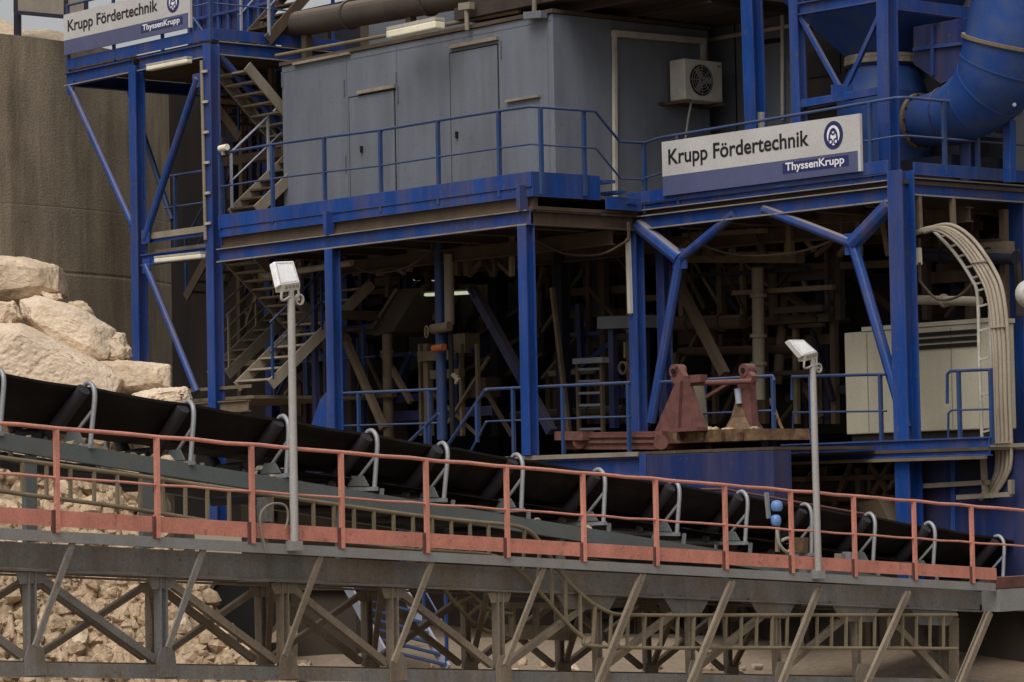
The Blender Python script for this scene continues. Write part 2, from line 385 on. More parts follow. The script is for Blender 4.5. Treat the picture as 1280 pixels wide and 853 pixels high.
# rubble bank that rises from behind the gallery up to the silo
def bank(a, b):
    px = -260 + 640 * a                          # screen column at mid depth gives the run along the bank
    fall = min(1, max(0, (425 - 205 * min(1, b / .5) - px) / 90.0)); fall = fall * fall * (3 - 2 * fall)
    d = 37.0 + 8.0 * b
    x = (px - 640) / FPX * 41.5
    z = -.15 + .45 * min(1, b * 4) + (.1 + 3.5 * min(1, b / 0.66)) * fall
    q = Vc((x, d * .75, z * 1.3))
    f1, f2 = noise.voronoi(q * 3.9 + Vc((noise.noise(q * 3), noise.noise(q * 3.3), 0)) * .5)[0][:2]
    g1, g2 = noise.voronoi(q * 8.5)[0][:2]
    n = .30 * noise.noise(q * 1.1) + .62 * min(.42, f2 - f1) + .26 * min(.4, g2 - g1) + .06 * noise.noise(q * 9)
    return Vc((x, d, z + n * (0.25 + 0.75 * fall)))
sheet('rubble_bank', bank, 330, 300, 'rubble')

# ================================================================== rocks
def rockmesh(pts, rough=0.05, sub=3, seed=0, lim=0.10):
    import bmesh
    bm = bmesh.new()
    for p in pts: bm.verts.new(p)
    r = bmesh.ops.convex_hull(bm, input=bm.verts)
    for g in [g for g in bm.verts if not g.link_faces]: bm.verts.remove(g)
    bmesh.ops.triangulate(bm, faces=bm.faces)
    for k in range(sub):
        bmesh.ops.subdivide_edges(bm, edges=[e for e in bm.edges if e.calc_length() > lim], cuts=1, use_grid_fill=True)
        bmesh.ops.triangulate(bm, faces=bm.faces)
    bmesh.ops.smooth_vert(bm, verts=bm.verts, factor=0.3, use_axis_x=True, use_axis_y=True, use_axis_z=True)
    bm.normal_update()
    for v in bm.verts:
        q = v.co * 1.0 + Vc((seed * 7.1, 3.3, 0))
        d = noise.noise(q * 1.6) * .7 + 0.35 * noise.noise(q * 5.5) + 0.4 * noise.noise(q * 14) + .3 * noise.noise(q * 30) - 0.5 * max(0, .12 - abs(noise.noise(q * 2.7))) / .12
        v.co += v.normal * d * rough
    mb = MB(); bm.verts.index_update()
    mb.add([v.co.copy() for v in bm.verts], [tuple(v.index for v in f.verts) for f in bm.faces], False)
    bm.free(); return mb
def boulder(px, d, thick, label, mat='limestone_pale', rough=0.06, lean=0.25, seed=1, cat='boulder'):
    """px: outline corners seen from the front; thick: depth of the block; lean: the top sets back"""
    rnd = random.Random(seed); pts = []
    P = [PD(x, y, d) for x, y in px]; zlo = min(p.z for p in P); zhi = max(p.z for p in P); c = sum(P, Vc()) / len(P)
    for p in P:
        t = (p.z - zlo) / (zhi - zlo + 1e-6)
        f = p + Vc((0, lean * thick * t * rnd.uniform(.6, 1.2), 0))
        pts.append(f)
        pts.append(p.lerp(c, 0.10) + Vc((rnd.uniform(-.05, .05), thick * rnd.uniform(.8, 1.1), rnd.uniform(-.1, .05))))
        pts.append(p.lerp(c, 0.35) + Vc((0, -thick * 0.12 * rnd.uniform(.3, 1), 0)))
    o = obj('boulder', rockmesh(pts, rough, 6, seed, .06), mat)
    return tag(o, label, cat, 'limestone blocks heaped by the silo')
boulder([(-60, 318), (28, 319), (70, 331), (73, 364), (30, 374), (-60, 378)], 42.8, 1.3, 'square tan block at the top of the heap, against the silo wall', 'limestone', .024, .2, 3)
boulder([(18, 372), (40, 365), (98, 383), (138, 410), (133, 448), (108, 456), (50, 424), (22, 395)], 42.0, 1.0, 'long pale slab tilted downhill below the square tan block', 'limestone_pale', .024, .5, 4)
boulder([(120, 414), (152, 417), (163, 438), (160, 449), (108, 458)], 42.2, .7, 'small knobbly block at the right tip of the tilted slab', 'limestone_pale', .07, .2, 5)
boulder([(-60, 396), (12, 398), (60, 426), (128, 455), (150, 472), (140, 498), (40, 500), (-60, 480)], 40.6, 1.4, 'broad smooth sloping slab right behind the black belt at the left edge', 'limestone_pale', .024, .75, 6)
boulder([(122, 451), (150, 449), (211, 456), (212, 484), (190, 492), (140, 492)], 41.4, .9, 'flat topped tan block beside the stair tower leg', 'limestone', .024, .15, 8)
boulder([(160, 492), (200, 484), (232, 482), (239, 500), (236, 520), (170, 515)], 40.6, .8, 'low wedge of rock lowest on the heap, behind the second belt hoop', 'limestone_pale', .05, .3, 9)
boulder([(80, 378), (100, 376), (112, 388), (106, 396), (86, 394)], 42.7, .4, 'small loose stone above the tilted slab', 'limestone', .05, .2, 10)
boulder([(50, 364), (75, 366), (78, 374), (56, 378)], 42.4, .4, 'thin flake of stone under the square tan block', 'limestone_pale', .04, .2, 11)
boulder([(-30, 372), (16, 376), (20, 395), (10, 404), (-30, 404)], 41.7, .6, 'brown rough stone wedged between the slabs at the left edge', 'limestone', .08, .2, 12)
# loose stones on the bank
stones = []
for k in range(6):
    rnd = random.Random(40 + k)
    pts = [Vc((rnd.gauss(0, 1), rnd.gauss(0, 1), rnd.gauss(0, .7))).normalized() * rnd.uniform(.11, .17) for i in range(13)]
    mb = rockmesh(pts, .02, 1, k)
    o = obj('rubble_stone', mb, 'rubble' if k % 3 else 'limestone', origin=Vc((0, 0, 0)))
    tag(o, 'loose limestone rubble on the bank under the conveyor', 'stone', 'loose limestone rubble'); stones.append(o)
rnd = random.Random(5); k = 0
for i in range(290):
    a, b = (rnd.uniform(.36, .93), rnd.uniform(.04, .5)) if i < 262 else (rnd.uniform(1.05, 2.0), rnd.uniform(.15, .5))
    p = bank(a, b)
    if k < 6: o = stones[k]
    else:
        o = stones[rnd.randrange(6)].copy(); COL.objects.link(o)
    o.location = p + Z * 0.0; s = rnd.choice([.4, .5, .6, .7, .8, 1, 1.2, 1.6]) if i < 262 else rnd.uniform(.4, .8); o.scale = (s, s * rnd.uniform(.8, 1.2), s * rnd.uniform(.7, 1))
    o.rotation_euler = (rnd.uniform(-.5, .5), rnd.uniform(-.5, .5), rnd.uniform(0, 6.3)); k += 1

rnd = random.Random(77); m = MB()
base = [Vc(v) for v in ((1, 0, 0), (-1, 0, 0), (0, 1, 0), (0, -1, 0), (0, 0, 1), (0, 0, -1))]
fo = [(0, 2, 4), (2, 1, 4), (1, 3, 4), (3, 0, 4), (2, 0, 5), (1, 2, 5), (3, 1, 5), (0, 3, 5)]
for i in range(5200):
    a, b = rnd.uniform(.33, .97), rnd.uniform(.0, .56); p = bank(a, b)
    if p.z < .45 and rnd.random() < .7: continue
    r = .035 + .11 * rnd.random() ** 2.6
    rot = Matrix.Rotation(rnd.uniform(0, 6.3), 3, 'Z') @ Matrix.Rotation(rnd.uniform(0, 6.3), 3, 'X')
    vs = [p + rot @ (v * (r * rnd.uniform(.55, 1.25))) for v in base]
    mid = {}; f2 = []; vv = list(vs)
    def mp(i, j):
        k = (min(i, j), max(i, j))
        if k not in mid:
            mid[k] = len(vv); c = (vs[i] + vs[j]) / 2; vv.append(p + (c - p) * rnd.uniform(1.0, 1.45))
        return mid[k]
    for (x, y, z_) in fo:
        u_, v_, w_ = mp(x, y), mp(y, z_), mp(z_, x); f2 += [(x, u_, w_), (u_, y, v_), (w_, v_, z_), (u_, v_, w_)]
    m.add(vv, f2)
o = obj('rubble_gravel', m, 'rubble'); tag(o, 'loose small limestone rubble strewn over the bank under the conveyor', 'rubble', kind='stuff')
# ================================================================== concrete silo
sc = Vc((-14.4, 60.5, 0)); m = MB(); n = 160; R = 8.3; zt = 10.62
prof = [(0, R), (3.4, R), (3.44, R - .012), (3.48, R), (6.52, R), (6.56, R - .012), (6.60, R), (7.68, R), (7.70, R - .004), (7.72, R), (zt, R), (zt, R - .35), (zt - .5, R - .35)]
vs = [sc + Vc((r * math.cos(2 * math.pi * i / n), r * math.sin(2 * math.pi * i / n), z)) for z, r in prof for i in range(n)]
m.add(vs, [(j * n + i, j * n + (i + 1) % n, (j + 1) * n + (i + 1) % n, (j + 1) * n + i) for j in range(len(prof) - 1) for i in range(n)], False)
silo = obj('concrete_silo', m, 'concrete', origin=Vc((sc.x, sc.y, 0)))
tag(silo, 'big round stained concrete silo wall behind the boulders', 'silo')
m = MB()
def fill(a, b):
    an = a * 2 * math.pi; r = (R - .35) * b
    q = Vc((math.cos(an) * r, math.sin(an) * r, 0)) + sc
    return Vc((q.x, q.y, zt - .02 + (1 - b) * 2.6 + .25 * noise.noise(q * 1.1) + .12 * noise.noise(q * 3)))
vs = [fill(i / 60, j / 20) for j in range(21) for i in range(61)]
m.add(vs, [(j * 61 + i, j * 61 + i + 1, (j + 1) * 61 + i + 1, (j + 1) * 61 + i) for j in range(20) for i in range(60)], True)
tag(obj('rock_fill', m, 'limestone'), 'sandy rock fill heaped on top of the round concrete silo', 'rock fill', kind='stuff')
# framed mesh panel above the silo top
t = thing('screen_panel', 'grey mesh screen panel in a dark frame above the silo top', 'screen', PD(22, 18, 56))
a, b, c, d = PD(20, 16, 56), PD(108, 24, 54), PD(108, -60, 54), PD(20, -60, 56)
obj('mesh', MB().prism([a, b, c, d], Vc((0, .05, 0))), 'mesh_grey', t)
m = MB(); e = Vc((0, -.03, 0))
for p, q in ((a, b), (b, c), (c, d), (d, a), (a.lerp(b, .72), d.lerp(c, .72))): m.bar(p + e, q + e, .07)
obj('frame', m, 'dark_blue', t)
obj('support_leg', MB().bar(PD(22, 16, 56.2), PD(22, 60, 56.2), .12), 'dark_blue', t)
obj('support_leg', MB().bar(PD(104, 22, 54.2), PD(104, 60, 54.2), .12), 'dark_blue', t)

# ================================================================== stair tower (left)
uT0, uTm, uT1, zT = -11.62, -9.55, -7.46, 9.66
t = thing('stair_tower', 'tall blue steel stair tower with braced legs beside the concrete silo', 'stair tower', L(uT1, 0, 0))
tower = t
def col(p, q, w_=.17, parent=t, mat='blue_paint', name='column'):
    return obj(name, MB().ib(p, q, w_, w_, VX, .02), mat, parent)
col(L(uTm, 0, 2.2), L(uTm, 0, zT - .1), .19)
col(L(uT1, 0, 2.2), L(uT1, 0, zT), .19)
col(L(uTm, 2.6, 2.2), L(uTm, 2.6, zT - .1)); col(L(uT1 + .0, 2.6, 2.2), L(uT1, 2.6, zT - .1))
# top deck frame
F = L
m = MB(); m.ib(L(uT0, 0, zT - .09), L(uTm - .1, 0, zT - .09), .12, .22, Z); m.ib(L(uTm + .1, 0, zT - .09), L(uT1 - .1, 0, zT - .09), .12, .22, Z)
m.ib(L(uT0, .1, zT - .09), L(uT0, 2.6, zT - .09), .12, .2, Z); m.ib(L(uT1, .12, zT - .06), L(uT1, 2.5, zT - .06), .12, .22, Z)
m.ib(L(uT0, 2.7, zT - .09), L(uT1, 2.7, zT - .09), .12, .2, Z)
each('deck_beam', m, 'blue_paint', t)
each('flange_edge', MB().bar(L(uT0, -.062, zT - .192), L(uTm - .1, -.062, zT - .192), .006, .02).bar(L(uTm + .1, -.062, zT - .192), L(uT1 - .1, -.062, zT - .192), .006, .02).bar(L(uT1 + .062, .12, zT - .16), L(uT1 + .062, 2.5, zT - .16), .006, .02).bar(L(uT1 + .062, .12, zT + .045), L(uT1 + .062, 2.5, zT + .045), .006, .018), 'dusty_beige', t)
obj('deck', MB().box(L, uT0, uT1, .03, 2.6, zT + .03, zT + .07), 'brown_steel', t)
m = MB(); m.box(L, uT0, uT1, -.02, 0, zT + .08, zT + .25); m.box(L, uT1 + .02, uT1 + .04, 0, 2.6, zT + .08, zT + .25)
each('toe_board', m, 'blue_paint', t)
for p, q, r in (((87, 108), (166, 282), .055), ((247, 98), (181, 298), .06), ((182, 332), (246, 490), .055)):
    obj('brace', MB().tube([PV(*p, -.03), PV(*q, -.03)], r, 8), 'blue_paint', t)
obj('brace', MB().tube([L(uT1, .15, 9.5), L(uT1, 2.5, 7.4)], .06), 'blue_paint', t)
obj('brace', MB().tube([L(uTm, 2.6, 9.4), L(uT1, 2.6, 6.6)], .05), 'tan_beam', t)
obj('brace', MB().tube([PV(160, 110, 1.3), PV(215, 275, 1.3)], .045), 'blue_rail', t)
m = MB()
for x, y in ((88, 110), (166, 280), (246, 101), (182, 296), (183, 333)): 
    p = PV(x, y, -.035); m.bar(p - VX * .012, p + VX * .012, .2, .22)
each('gusset_plate', m, 'blue_paint', t)
# landings
for zl, nm in ((6.55, 0), (4.12, 1)):
    m = MB(); v0 = .12 if not nm else .1
    u0, u1 = (uTm + .1, uT1 - .1)
    if nm: u1 = uT1 + .85
    m.box(L, u0, u1, v0, 2.5, zl - .03, zl + .02)
    obj('landing', m, 'tan_beam', t)
    m = MB(); m.ib(L(uTm + .1, 0, zl - .14), L(uT1 - .1, 0, zl - .14), .1, .18, Z)
    if nm: m.ib(L(uT1 + .1, 0, zl - .14), L(u1, 0, zl - .14), .1, .18, Z)
    m.bar(L(u0, .06, zl + .16), L(u1, .06, zl + .16), .02, .05)
    each('landing_beam', m, 'blue_paint' if not nm else 'tan_beam', t)
m = MB(); m.box(L, uTm + .12, uT1 - .12, .02, .1, 6.74, 6.84)
obj('kick_plate', m, 'dusty_beige', t)
for zl, ua_, ub_, va_, vb_ in ((8.12, uT1 + .1, uT1 + 1.0, 1.3, 2.6), (8.12, uTm + .2, uT1 - .1, 1.5, 2.5), (5.45, uT1 + .1, uT1 + 1.1, 1.5, 2.6)):
    obj('landing', MB().box(L, ua_, ub_, va_, vb_, zl - .02, zl + .02), 'tan_beam', t)
    each('landing_beam', MB().bar(L(ua_, va_ - .03, zl - .06), L(ub_, va_ - .03, zl - .06), .04, .14).bar(L(ub_ + .02, va_, zl - .06), L(ub_ + .02, vb_, zl - .06), .04, .14), 'brown_steel', t)
for p, q in ((L(uT1 + .15, 1.2, 6.7), L(uT1 + 1.0, 1.2, 7.7)), (L(uT1 + .15, 1.2, 7.7), L(uT1 + 1.0, 1.2, 6.7)), (L(uT1 + .15, 2.0, 8.1), L(uT1 + .15, 2.6, 9.5)), (L(uTm + .2, 2.5, 4.2), L(uT1, 2.5, 6.3)), (L(uTm + .2, 2.5, 6.3), L(uT1, 2.5, 4.2)), (L(uT1 + .9, 2.4, 6.6), L(uT1 + .3, 2.4, 8.0))):
    obj('brace', MB().tube([p, q], .028, 6), 'blue_rail', t)
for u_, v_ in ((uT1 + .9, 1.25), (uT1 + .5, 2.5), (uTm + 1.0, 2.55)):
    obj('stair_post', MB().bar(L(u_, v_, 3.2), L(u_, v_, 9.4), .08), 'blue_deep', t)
# dark sheet added behind the tower, stands for its interior shade
uL = uv(PV(352, 85, .9))[0]; uW = uv(PV(212, 200, 3.3))[0]
m = MB(); m.box(L, uW, uL - .02, 3.3, 3.36, 2.0, 9.9)
tag(obj('shade_sheet', m, 'dark_steel'), 'dark sheet added behind the stair tower to stand for interior shade', 'wall')
railing('blue railing on the middle landing of the stair tower', [L(uTm + .3, .3, 7.75), L(uT1 - .15, .3, 7.75)], [L(uTm + .6, .3, 7.75), L(uT1 - .5, .3, 7.75)], 1.15, .5)
railing('blue railing across the rear of the middle tower landing', [L(uTm + .3, 2.3, 7.75), L(uT1 + .8, 2.3, 7.75)], [L(uTm + .5, 2.3, 7.75), L(uT1 - 1.0, 2.3, 7.75), L(uT1 + .3, 2.3, 7.75)], 1.15, .5)
railing('blue railing round the lowest landing of the stair tower', [L(uTm + .3, 2.2, 5.25), L(uT1 + 1.2, 2.2, 5.25)], [L(uTm + .6, 2.2, 5.25), L(uTm + 1.5, 2.2, 5.25), L(uT1 - .1, 2.2, 5.25), L(uT1 + .9, 2.2, 5.25)], 1.12, .5)
# upper blue wall, stairs to the roof
t = thing('sheet_wall', 'blue ribbed sheet wall above the stair tower deck', 'wall', L(uTm, 2.5, zT))
ua, ub = uv(PV(237, 30, 2.5))[0], uv(PV(342, 30, 2.5))[0]
obj('panel', MB().box(L, ua, ub, 2.5, 2.54, zT + .05, zT + 2.6), 'blue_deep', t)
m = MB()
for i in range(9):
    uu = ua + .05 + i * (ub - ua - .1) / 8; m.bar(L(uu, 2.46, zT + .1), L(uu, 2.46, zT + 2.6), .05)
for zz in (.55, 1.1): m.bar(L(ua, 2.44, zT + zz), L(ub, 2.44, zT + zz), .04)
each('rib', m, 'blue_paint', t)
a0 = PV(300, 58, 1.0); a1 = a0 + VX * 1.5 + Z * 1.5
stair('blue stair with pale handrails climbing off the top of the picture', a0, a1, UX * .75, 8, 'brown_steel', 'brown_steel', .2, (0, 1), 'handrail_pale')
a1 = PV(272, 90, .4); a0 = a1 + VX * 1.45 - Z * 1.35
stair('dusty flight seen from below, under the top deck of the stair tower', a0, a1, UX * .8, 9, 'dusty_beige', 'dusty_beige', .22)
a0 = PV(288, 268, .3); a1 = a0 + VX * 1.5 + Z * 1.25
stair('flight with pale rails rising behind the left end of the grey cabin', a0, a1, UX * .7, 8, 'brown_steel', 'dusty_beige', .2, (0,), 'handrail_pale')
a1 = PV(276, 316, .5); a0 = a1 + VX * 1.35 - Z * 1.15
stair('dusty flight seen from below, under the middle tower landing', a0, a1, UX * .8, 9, 'dusty_beige', 'dusty_beige', .22)
a0 = PV(296, 484, .3); a1 = a0 + VX * 2.0 + Z * 1.62
stair('wide flight with open treads leading up past the left lamp pole', a0, a1, UX * .9, 9, 'cable_beige', 'cable_beige', .24, (1,), 'blue_rail')
a0 = PV(262, 470, 1.2); a1 = a0 + VX * 1.9 + Z * 1.5
stair('narrow flight with beige rails behind the wide open flight', a0, a1, UX * .5, 9, 'tan_beam', 'dusty_beige', .2, (0, 1), 'dusty_beige')
t = thing('conduit', 'pale cable conduit clipped up the front of the tall tower leg', 'conduit', PV(258, 300, -.14))
obj('riser', MB().tube([PV(257, 300, -.12), PV(252, 76, -.12)], .03, 8), 'dusty_beige', t)
each('clip', (lambda m: [m.bar(PV(257 - k * .9, 280 - k * 38, -.13), PV(263 - k * .9, 279 - k * 38, -.13), .03, .04) for k in range(6)] and m)(MB()), 'conduit', t)
t = thing('bulkhead_lamp', 'small pale bulkhead lamp at the left end of the cabin walkway railing', 'light', PV(279, 192, -.05))
obj('glass', MB().tube([PV(275, 186, -.06), PV(284, 184, -.06)], .05, 10), 'tube_cream', t); obj('bracket', MB().bar(PV(279, 194, -.05), PV(279, 187, -.05), .04), 'conduit', t)
tube_light('beige strip light under the top deck of the stair tower', PV(186, 85, -.12), PV(237, 75, -.12))
a0 = PV(300, 172, 1.9); a1 = a0 - VX * 0 + UX * -1.3 + Z * 1.2
stair('short dusty flight crossing behind the tall tower leg, below the top deck', a0, a1, VX * .6, 7, 'brown_steel', 'tan_beam', .2, (0,), 'blue_rail')
a0 = PV(232, 372, 1.7); a1 = a0 + UX * 1.2 + Z * 1.15
stair('short flight in the dark behind the tower brace, above the lowest landing', a0, a1, VX * .6, 7, 'brown_steel', 'brown_steel', .2, (0,), 'blue_rail')
railing('blue railing on the half landing behind the left end of the cabin walkway', [L(uT1 + .1, 1.3, 9.05), L(uT1 + 1.05, 1.3, 9.05)], [L(uT1 + .15, 1.3, 9.05), L(uT1 + 1.0, 1.3, 9.05)], .9, .45)
tube_light('beige strip light under the middle landing of the stair tower', PV(196, 325, -.12), PV(254, 319, -.12))
# sign board on the tower
def text_mesh(body, w_, h_, bold=0.0):
    cu = bpy.data.curves.new('lettering', 'FONT'); cu.body = body; cu.size = 1; cu.extrude = 0.0; cu.offset = bold
    o = bpy.data.objects.new('tmp', cu); COL.objects.link(o)
    dg = bpy.context.evaluated_depsgraph_get(); dg.update()
    me = bpy.data.meshes.new_from_object(o.evaluated_get(dg))
    vs = [v.co.copy() for v in me.vertices]; fs = [tuple(p.vertices) for p in me.polygons]
    bpy.data.objects.remove(o)
    x0, x1 = min(v.x for v in vs), max(v.x for v in vs); y0, y1 = min(v.y for v in vs), max(v.y for v in vs)
    return [((v.x - x0) / (x1 - x0) * w_, (v.y - y0) / (y1 - y0) * h_) for v in vs], fs
def sign(label, u0, u1, v, zb, zt):
    """white board above a slate strip, black lettering, round emblem"""
    W_, H_ = u1 - u0, zt - zb
    t = thing('sign_board', label, 'sign', L(u0, v, zb), 0, 'company signs on the railings')
    def P(x, y, d=0): return L(u0 + x * W_, v - d, zb + y * H_)
    def flat(x0, x1, y0, y1, d0, d1): return MB().box(lambda a, b, c: P(a, c, b), x0, x1, d0, d1, y0, y1)
    obj('white_panel', flat(0, 1, .36, 1, 0, .03), 'sign_white', t)
    obj('slate_panel', flat(0, 1, .0, .357, 0, .028), 'sign_blue', t)
    obj('frame_edge', flat(1.001, 1.014, 0, 1, -.01, .035), 'sign_white', t)
    def put(body, x, y, ww, hh, mat, d, bold):
        vs, fs = text_mesh(body, ww, hh, bold); m = MB(); m.add([P(x + a, y + b, d) for a, b in vs], fs); return obj('lettering', m, mat, t)
    put('Krupp Fördertechnik', .035, .475, .73, .37, 'sign_black', .034, .02)
    obj('lettering_ground', flat(.63, .955, .12, .31, .03, .031), 'sign_navy', t)
    put('ThyssenKrupp', .645, .125, .29, .185, 'text_white', .036, .02)
    # emblem: dark ring, pale field, an arch with three small rings
    cx, cy, ra, rb = .885, .685, .047, .25
    def disc(rx, ry, d, n=28, ox=0, oy=0): return MB().add([P(cx + ox + rx * math.cos(2 * math.pi * i / n), cy + oy + ry * math.sin(2 * math.pi * i / n), d) for i in range(n)], [tuple(range(n))])
    obj('emblem_disc', disc(ra, rb, .033), 'sign_navy', t)
    obj('emblem_field', disc(ra * .66, rb * .7, .036), 'text_white', t)
    m = MB(); k = 14
    o_ = [(ra * .5 * math.cos(math.pi * i / k), rb * (-.30 + .82 * math.sin(math.pi * i / k))) for i in range(k + 1)]
    i_ = [(ra * .33 * math.cos(math.pi * i / k), rb * (-.30 + .58 * math.sin(math.pi * i / k))) for i in range(k + 1)]
    m.add([P(cx + x, cy + y, .039) for x, y in o_ + i_], [(i, i + 1, k + 2 + i, k + 1 + i) for i in range(k)])
    for ox, oy in ((0, .12), (-.014, -.22), (.014, -.22)):
        n = 12; s = .012
        a = [P(cx + ox * .9 + s * math.cos(2 * math.pi * i / n), cy + oy * rb * 2 + s * 5.2 * math.sin(2 * math.pi * i / n), .04) for i in range(n)]
        b = [P(cx + ox * .9 + s * .5 * math.cos(2 * math.pi * i / n), cy + oy * rb * 2 + s * 2.6 * math.sin(2 * math.pi * i / n), .04) for i in range(n)]
        m.add(a + b, [(i, (i + 1) % n, n + (i + 1) % n, n + i) for i in range(n)])
    obj('emblem', m, 'sign_navy', t)
    m = MB()
    for x in (.12, .5, .88): m.bar(P(x, .02, -.03), P(x, .98, -.03), .05)
    each('bracket', m, 'galvanised', t)
    return t
pa, pb = PV(82, 70, -.06), PV(237, -13, -.06)
sign('white company sign above the stair tower deck, top left', uv(pa)[0], uv(pb)[0], -.06, uv(pa)[2] + .005, uv(PV(82, 19, -.06))[2])
railing('blue railing of the top stair tower deck, carrying the upper sign', [L(uT0, 0, zT + 1.15), L(uT1, 0, zT + 1.15), L(uT1, 2.5, zT + 1.15)],
        [L(uT0 + .05, 0, zT + 1.15), L(-10.2, 0, zT + 1.15), L(-8.8, 0, zT + 1.15), L(uT1, 0, zT + 1.15), L(uT1, 1.2, zT + 1.15), L(uT1, 2.4, zT + 1.15)], 1.1, .5)

# ================================================================== middle platform
t = thing('cabin_platform', 'blue steel platform carrying the grey cabin', 'platform', L(0, 0, 0)); plat = t
zd = 6.42
obj('column', MB().ib(L(0, 0, 3.06), L(0, 0, zd - .2), .17, .17, VX, .02), 'blue_paint', t)
obj('column', MB().ib(L(-4.42, 0, 3.06), L(-4.42, 0, zd - .2), .17, .17, VX, .02), 'blue_paint', t)
obj('foot_gusset', MB().prism([PV(410, 488, .0), PV(410, 540, .0), PV(386, 540, .0), PV(400, 500, .0)], VX * .12), 'blue_paint', t)
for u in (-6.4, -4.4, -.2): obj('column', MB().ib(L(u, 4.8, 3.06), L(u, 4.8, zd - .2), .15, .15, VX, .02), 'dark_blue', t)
m = MB(); m.ib(L(-7.3, 0, zd - .09), L(.1, 0, zd - .09), .14, .21, Z); each('edge_beam', m, 'blue_paint', t)
each('flange_edge', MB().bar(L(-7.3, -.072, zd - .187), L(.1, -.072, zd - .187), .006, .02).bar(L(-7.3, -.072, zd + .007), L(.1, -.072, zd + .007), .006, .014), 'dusty_beige', t)
m = MB(); m.ib(L(.04, .1, zd - .09), L(.04, 1.95, zd - .09), .14, .21, Z); each('edge_beam', m, 'brown_steel', t)
m = MB()
for i, u in enumerate((-6.4, -5.2, -4, -2.8, -1.6, -.5)): m.ib(L(u, .1, zd - .09), L(u, 5, zd - .09), .1, .19, Z)
for v in (1.6, 3.2, 4.8): m.ib(L(-7.3, v, zd - .3), L(0, v, zd - .3), .12, .2, Z)
each('joist', m, 'brown_steel', t)
m = MB(); m.box(L, -7.3, .12, .03, 8.1, zd + .02, zd + .07); m.box(L, -7.3, .1, .06, .14, zd + .071, zd + .2)
obj('deck', m, 'brown_steel', t)
m = MB(); m.box(L, -7.3, .14, -.01, .06, zd + .2, zd + .34); m.box(L, -7.3, .16, -.03, -.011, zd + .335, zd + .54)
m.box(L, .12, .16, .0, 1.25, zd + .2, zd + .54)
each('toe_board', m, 'blue_paint', t)
obj('upper_deck', MB().box(L, -7.3, .11, .07, 5.6, zd + .22, zd + .27), 'tan_beam', t)
for u_ in (0.0, -4.42): obj('post_head', MB().bar(L(u_, -.06, zd + .02), L(u_, -.06, zd + .36), .15, .07), 'blue_paint', t)
# step plates down to the right hand deck
m = MB()
for i in range(3): m.box(L, -.3 + .0, .26, 1.27 + i * .2, 1.45 + i * .2, zd + .44 - .14 * i, zd + .48 - .14 * i)
each('step', m, 'blue_paint', t)
obj('pipe_run', MB().tube([L(-6.8, .5, 6.0), L(-4.6, .5, 6.05)], .05), 'dusty_beige', t)
H = 1.45
tp = [PV(275, 192, 0), PV(340, 181, 0), PV(405, 172, 0), PV(475, 163, 0), PV(547, 151, 0), PV(623, 139, 0), PV(662, 133.5, 0), PV(674, 134, 0)]
q1, q2, q3 = L(.2, 1.15, 7.86), L(.2, 1.6, 7.46), L(.25, 2.0, 7.46)
ptop = tp + [q1, q2, q3]
posts = [tp[0], tp[1], tp[2], tp[3], tp[4], tp[5], tp[7] + VX * .02, L(.2, .93, 7.86)]
g = railing('blue walkway railing in front of the grey cabin', ptop, posts, 1.2, .52, pw=.05)

# ================================================================== grey cabin
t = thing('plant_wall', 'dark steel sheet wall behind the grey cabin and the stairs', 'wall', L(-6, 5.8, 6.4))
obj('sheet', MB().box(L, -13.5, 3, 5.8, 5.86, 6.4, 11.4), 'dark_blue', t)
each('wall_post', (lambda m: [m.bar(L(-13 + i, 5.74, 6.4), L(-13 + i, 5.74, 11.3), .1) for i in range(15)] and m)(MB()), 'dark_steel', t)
vc = .9; uC = uv(PV(690, 10, vc))[0]; uL = uv(PV(352, 85, vc))[0]; vE = 3.95; zb, zt_ = zd + .28, 9.36
t = thing('equipment_cabin', 'large grey steel equipment cabin with flush doors on the blue platform', 'cabin', L(uC, vc, zb))
obj('wall', MB().box(L, uL, uC, vc, vE, zb, zt_ - .06), 'container_grey', t, bevel=.012)
m = MB(); m.box(L, uL - .03, uC + .03, vc - .03, vE + .03, zt_ - .055, zt_ + .0)
obj('roof', m, 'brown_steel', t)
def slot(parent, x0, y0, x1, y1, h=.05, d=.06, name='drip_rail', mat='dusty_beige'):
    a, b = PV(x0, y0, vc - .03), PV(x1, y1, vc - .03); a.z = b.z = (a.z + b.z) / 2
    return obj(name, MB().bar(a, b, d, h), mat, parent)
def cdoor(x0, x1, ytop, handle):
    ua, ub = uv(PV(x0, ytop, vc))[0], uv(PV(x1, ytop, vc))[0]; zt2 = uv(PV((x0 + x1) / 2, ytop, vc))[2]
    d = obj('door', MB().box(L, ua, ub, vc - .012, vc - .002, zb + .12, zt2), 'container_grey', t)
    m = MB()
    for (a0, a1, c0, c1) in ((ua - .02, ua - .003, zb + .1, zt2 + .02), (ub + .003, ub + .02, zb + .1, zt2 + .02), (ua - .02, ub + .02, zt2 + .003, zt2 + .02)):
        m.box(L, a0, a1, vc - .007, vc - .0015, c0, c1)
    each('door_seam', m, 'black_gap', d)
    p = PV(*handle, vc - .03)
    obj('handle', MB().bar(p - Z * .05, p + Z * .05, .045, .03), 'black_gap', d)
    return d
cdoor(437, 493, 118, (452, 187)); cdoor(563, 622, 62, (571, 169))
slot(t, 447, 116, 494, 108); slot(t, 563, 59, 622, 48); slot(t, 367, 80, 437, 67, .04); slot(t, 633, 126, 674, 121, .035)
m = MB()
for x in (434, 497, 686): 
    u = uv(PV(x, 150, vc))[0]; m.box(L, u - .008, u + .008, vc - .006, vc - .001, zb + .05, zt_ - .1)
m.box(L, uL + .02, uC - .02, vc - .006, vc - .001, 9.2, 9.212)
each('panel_seam', m, 'cabin_grey', t)
m = MB()
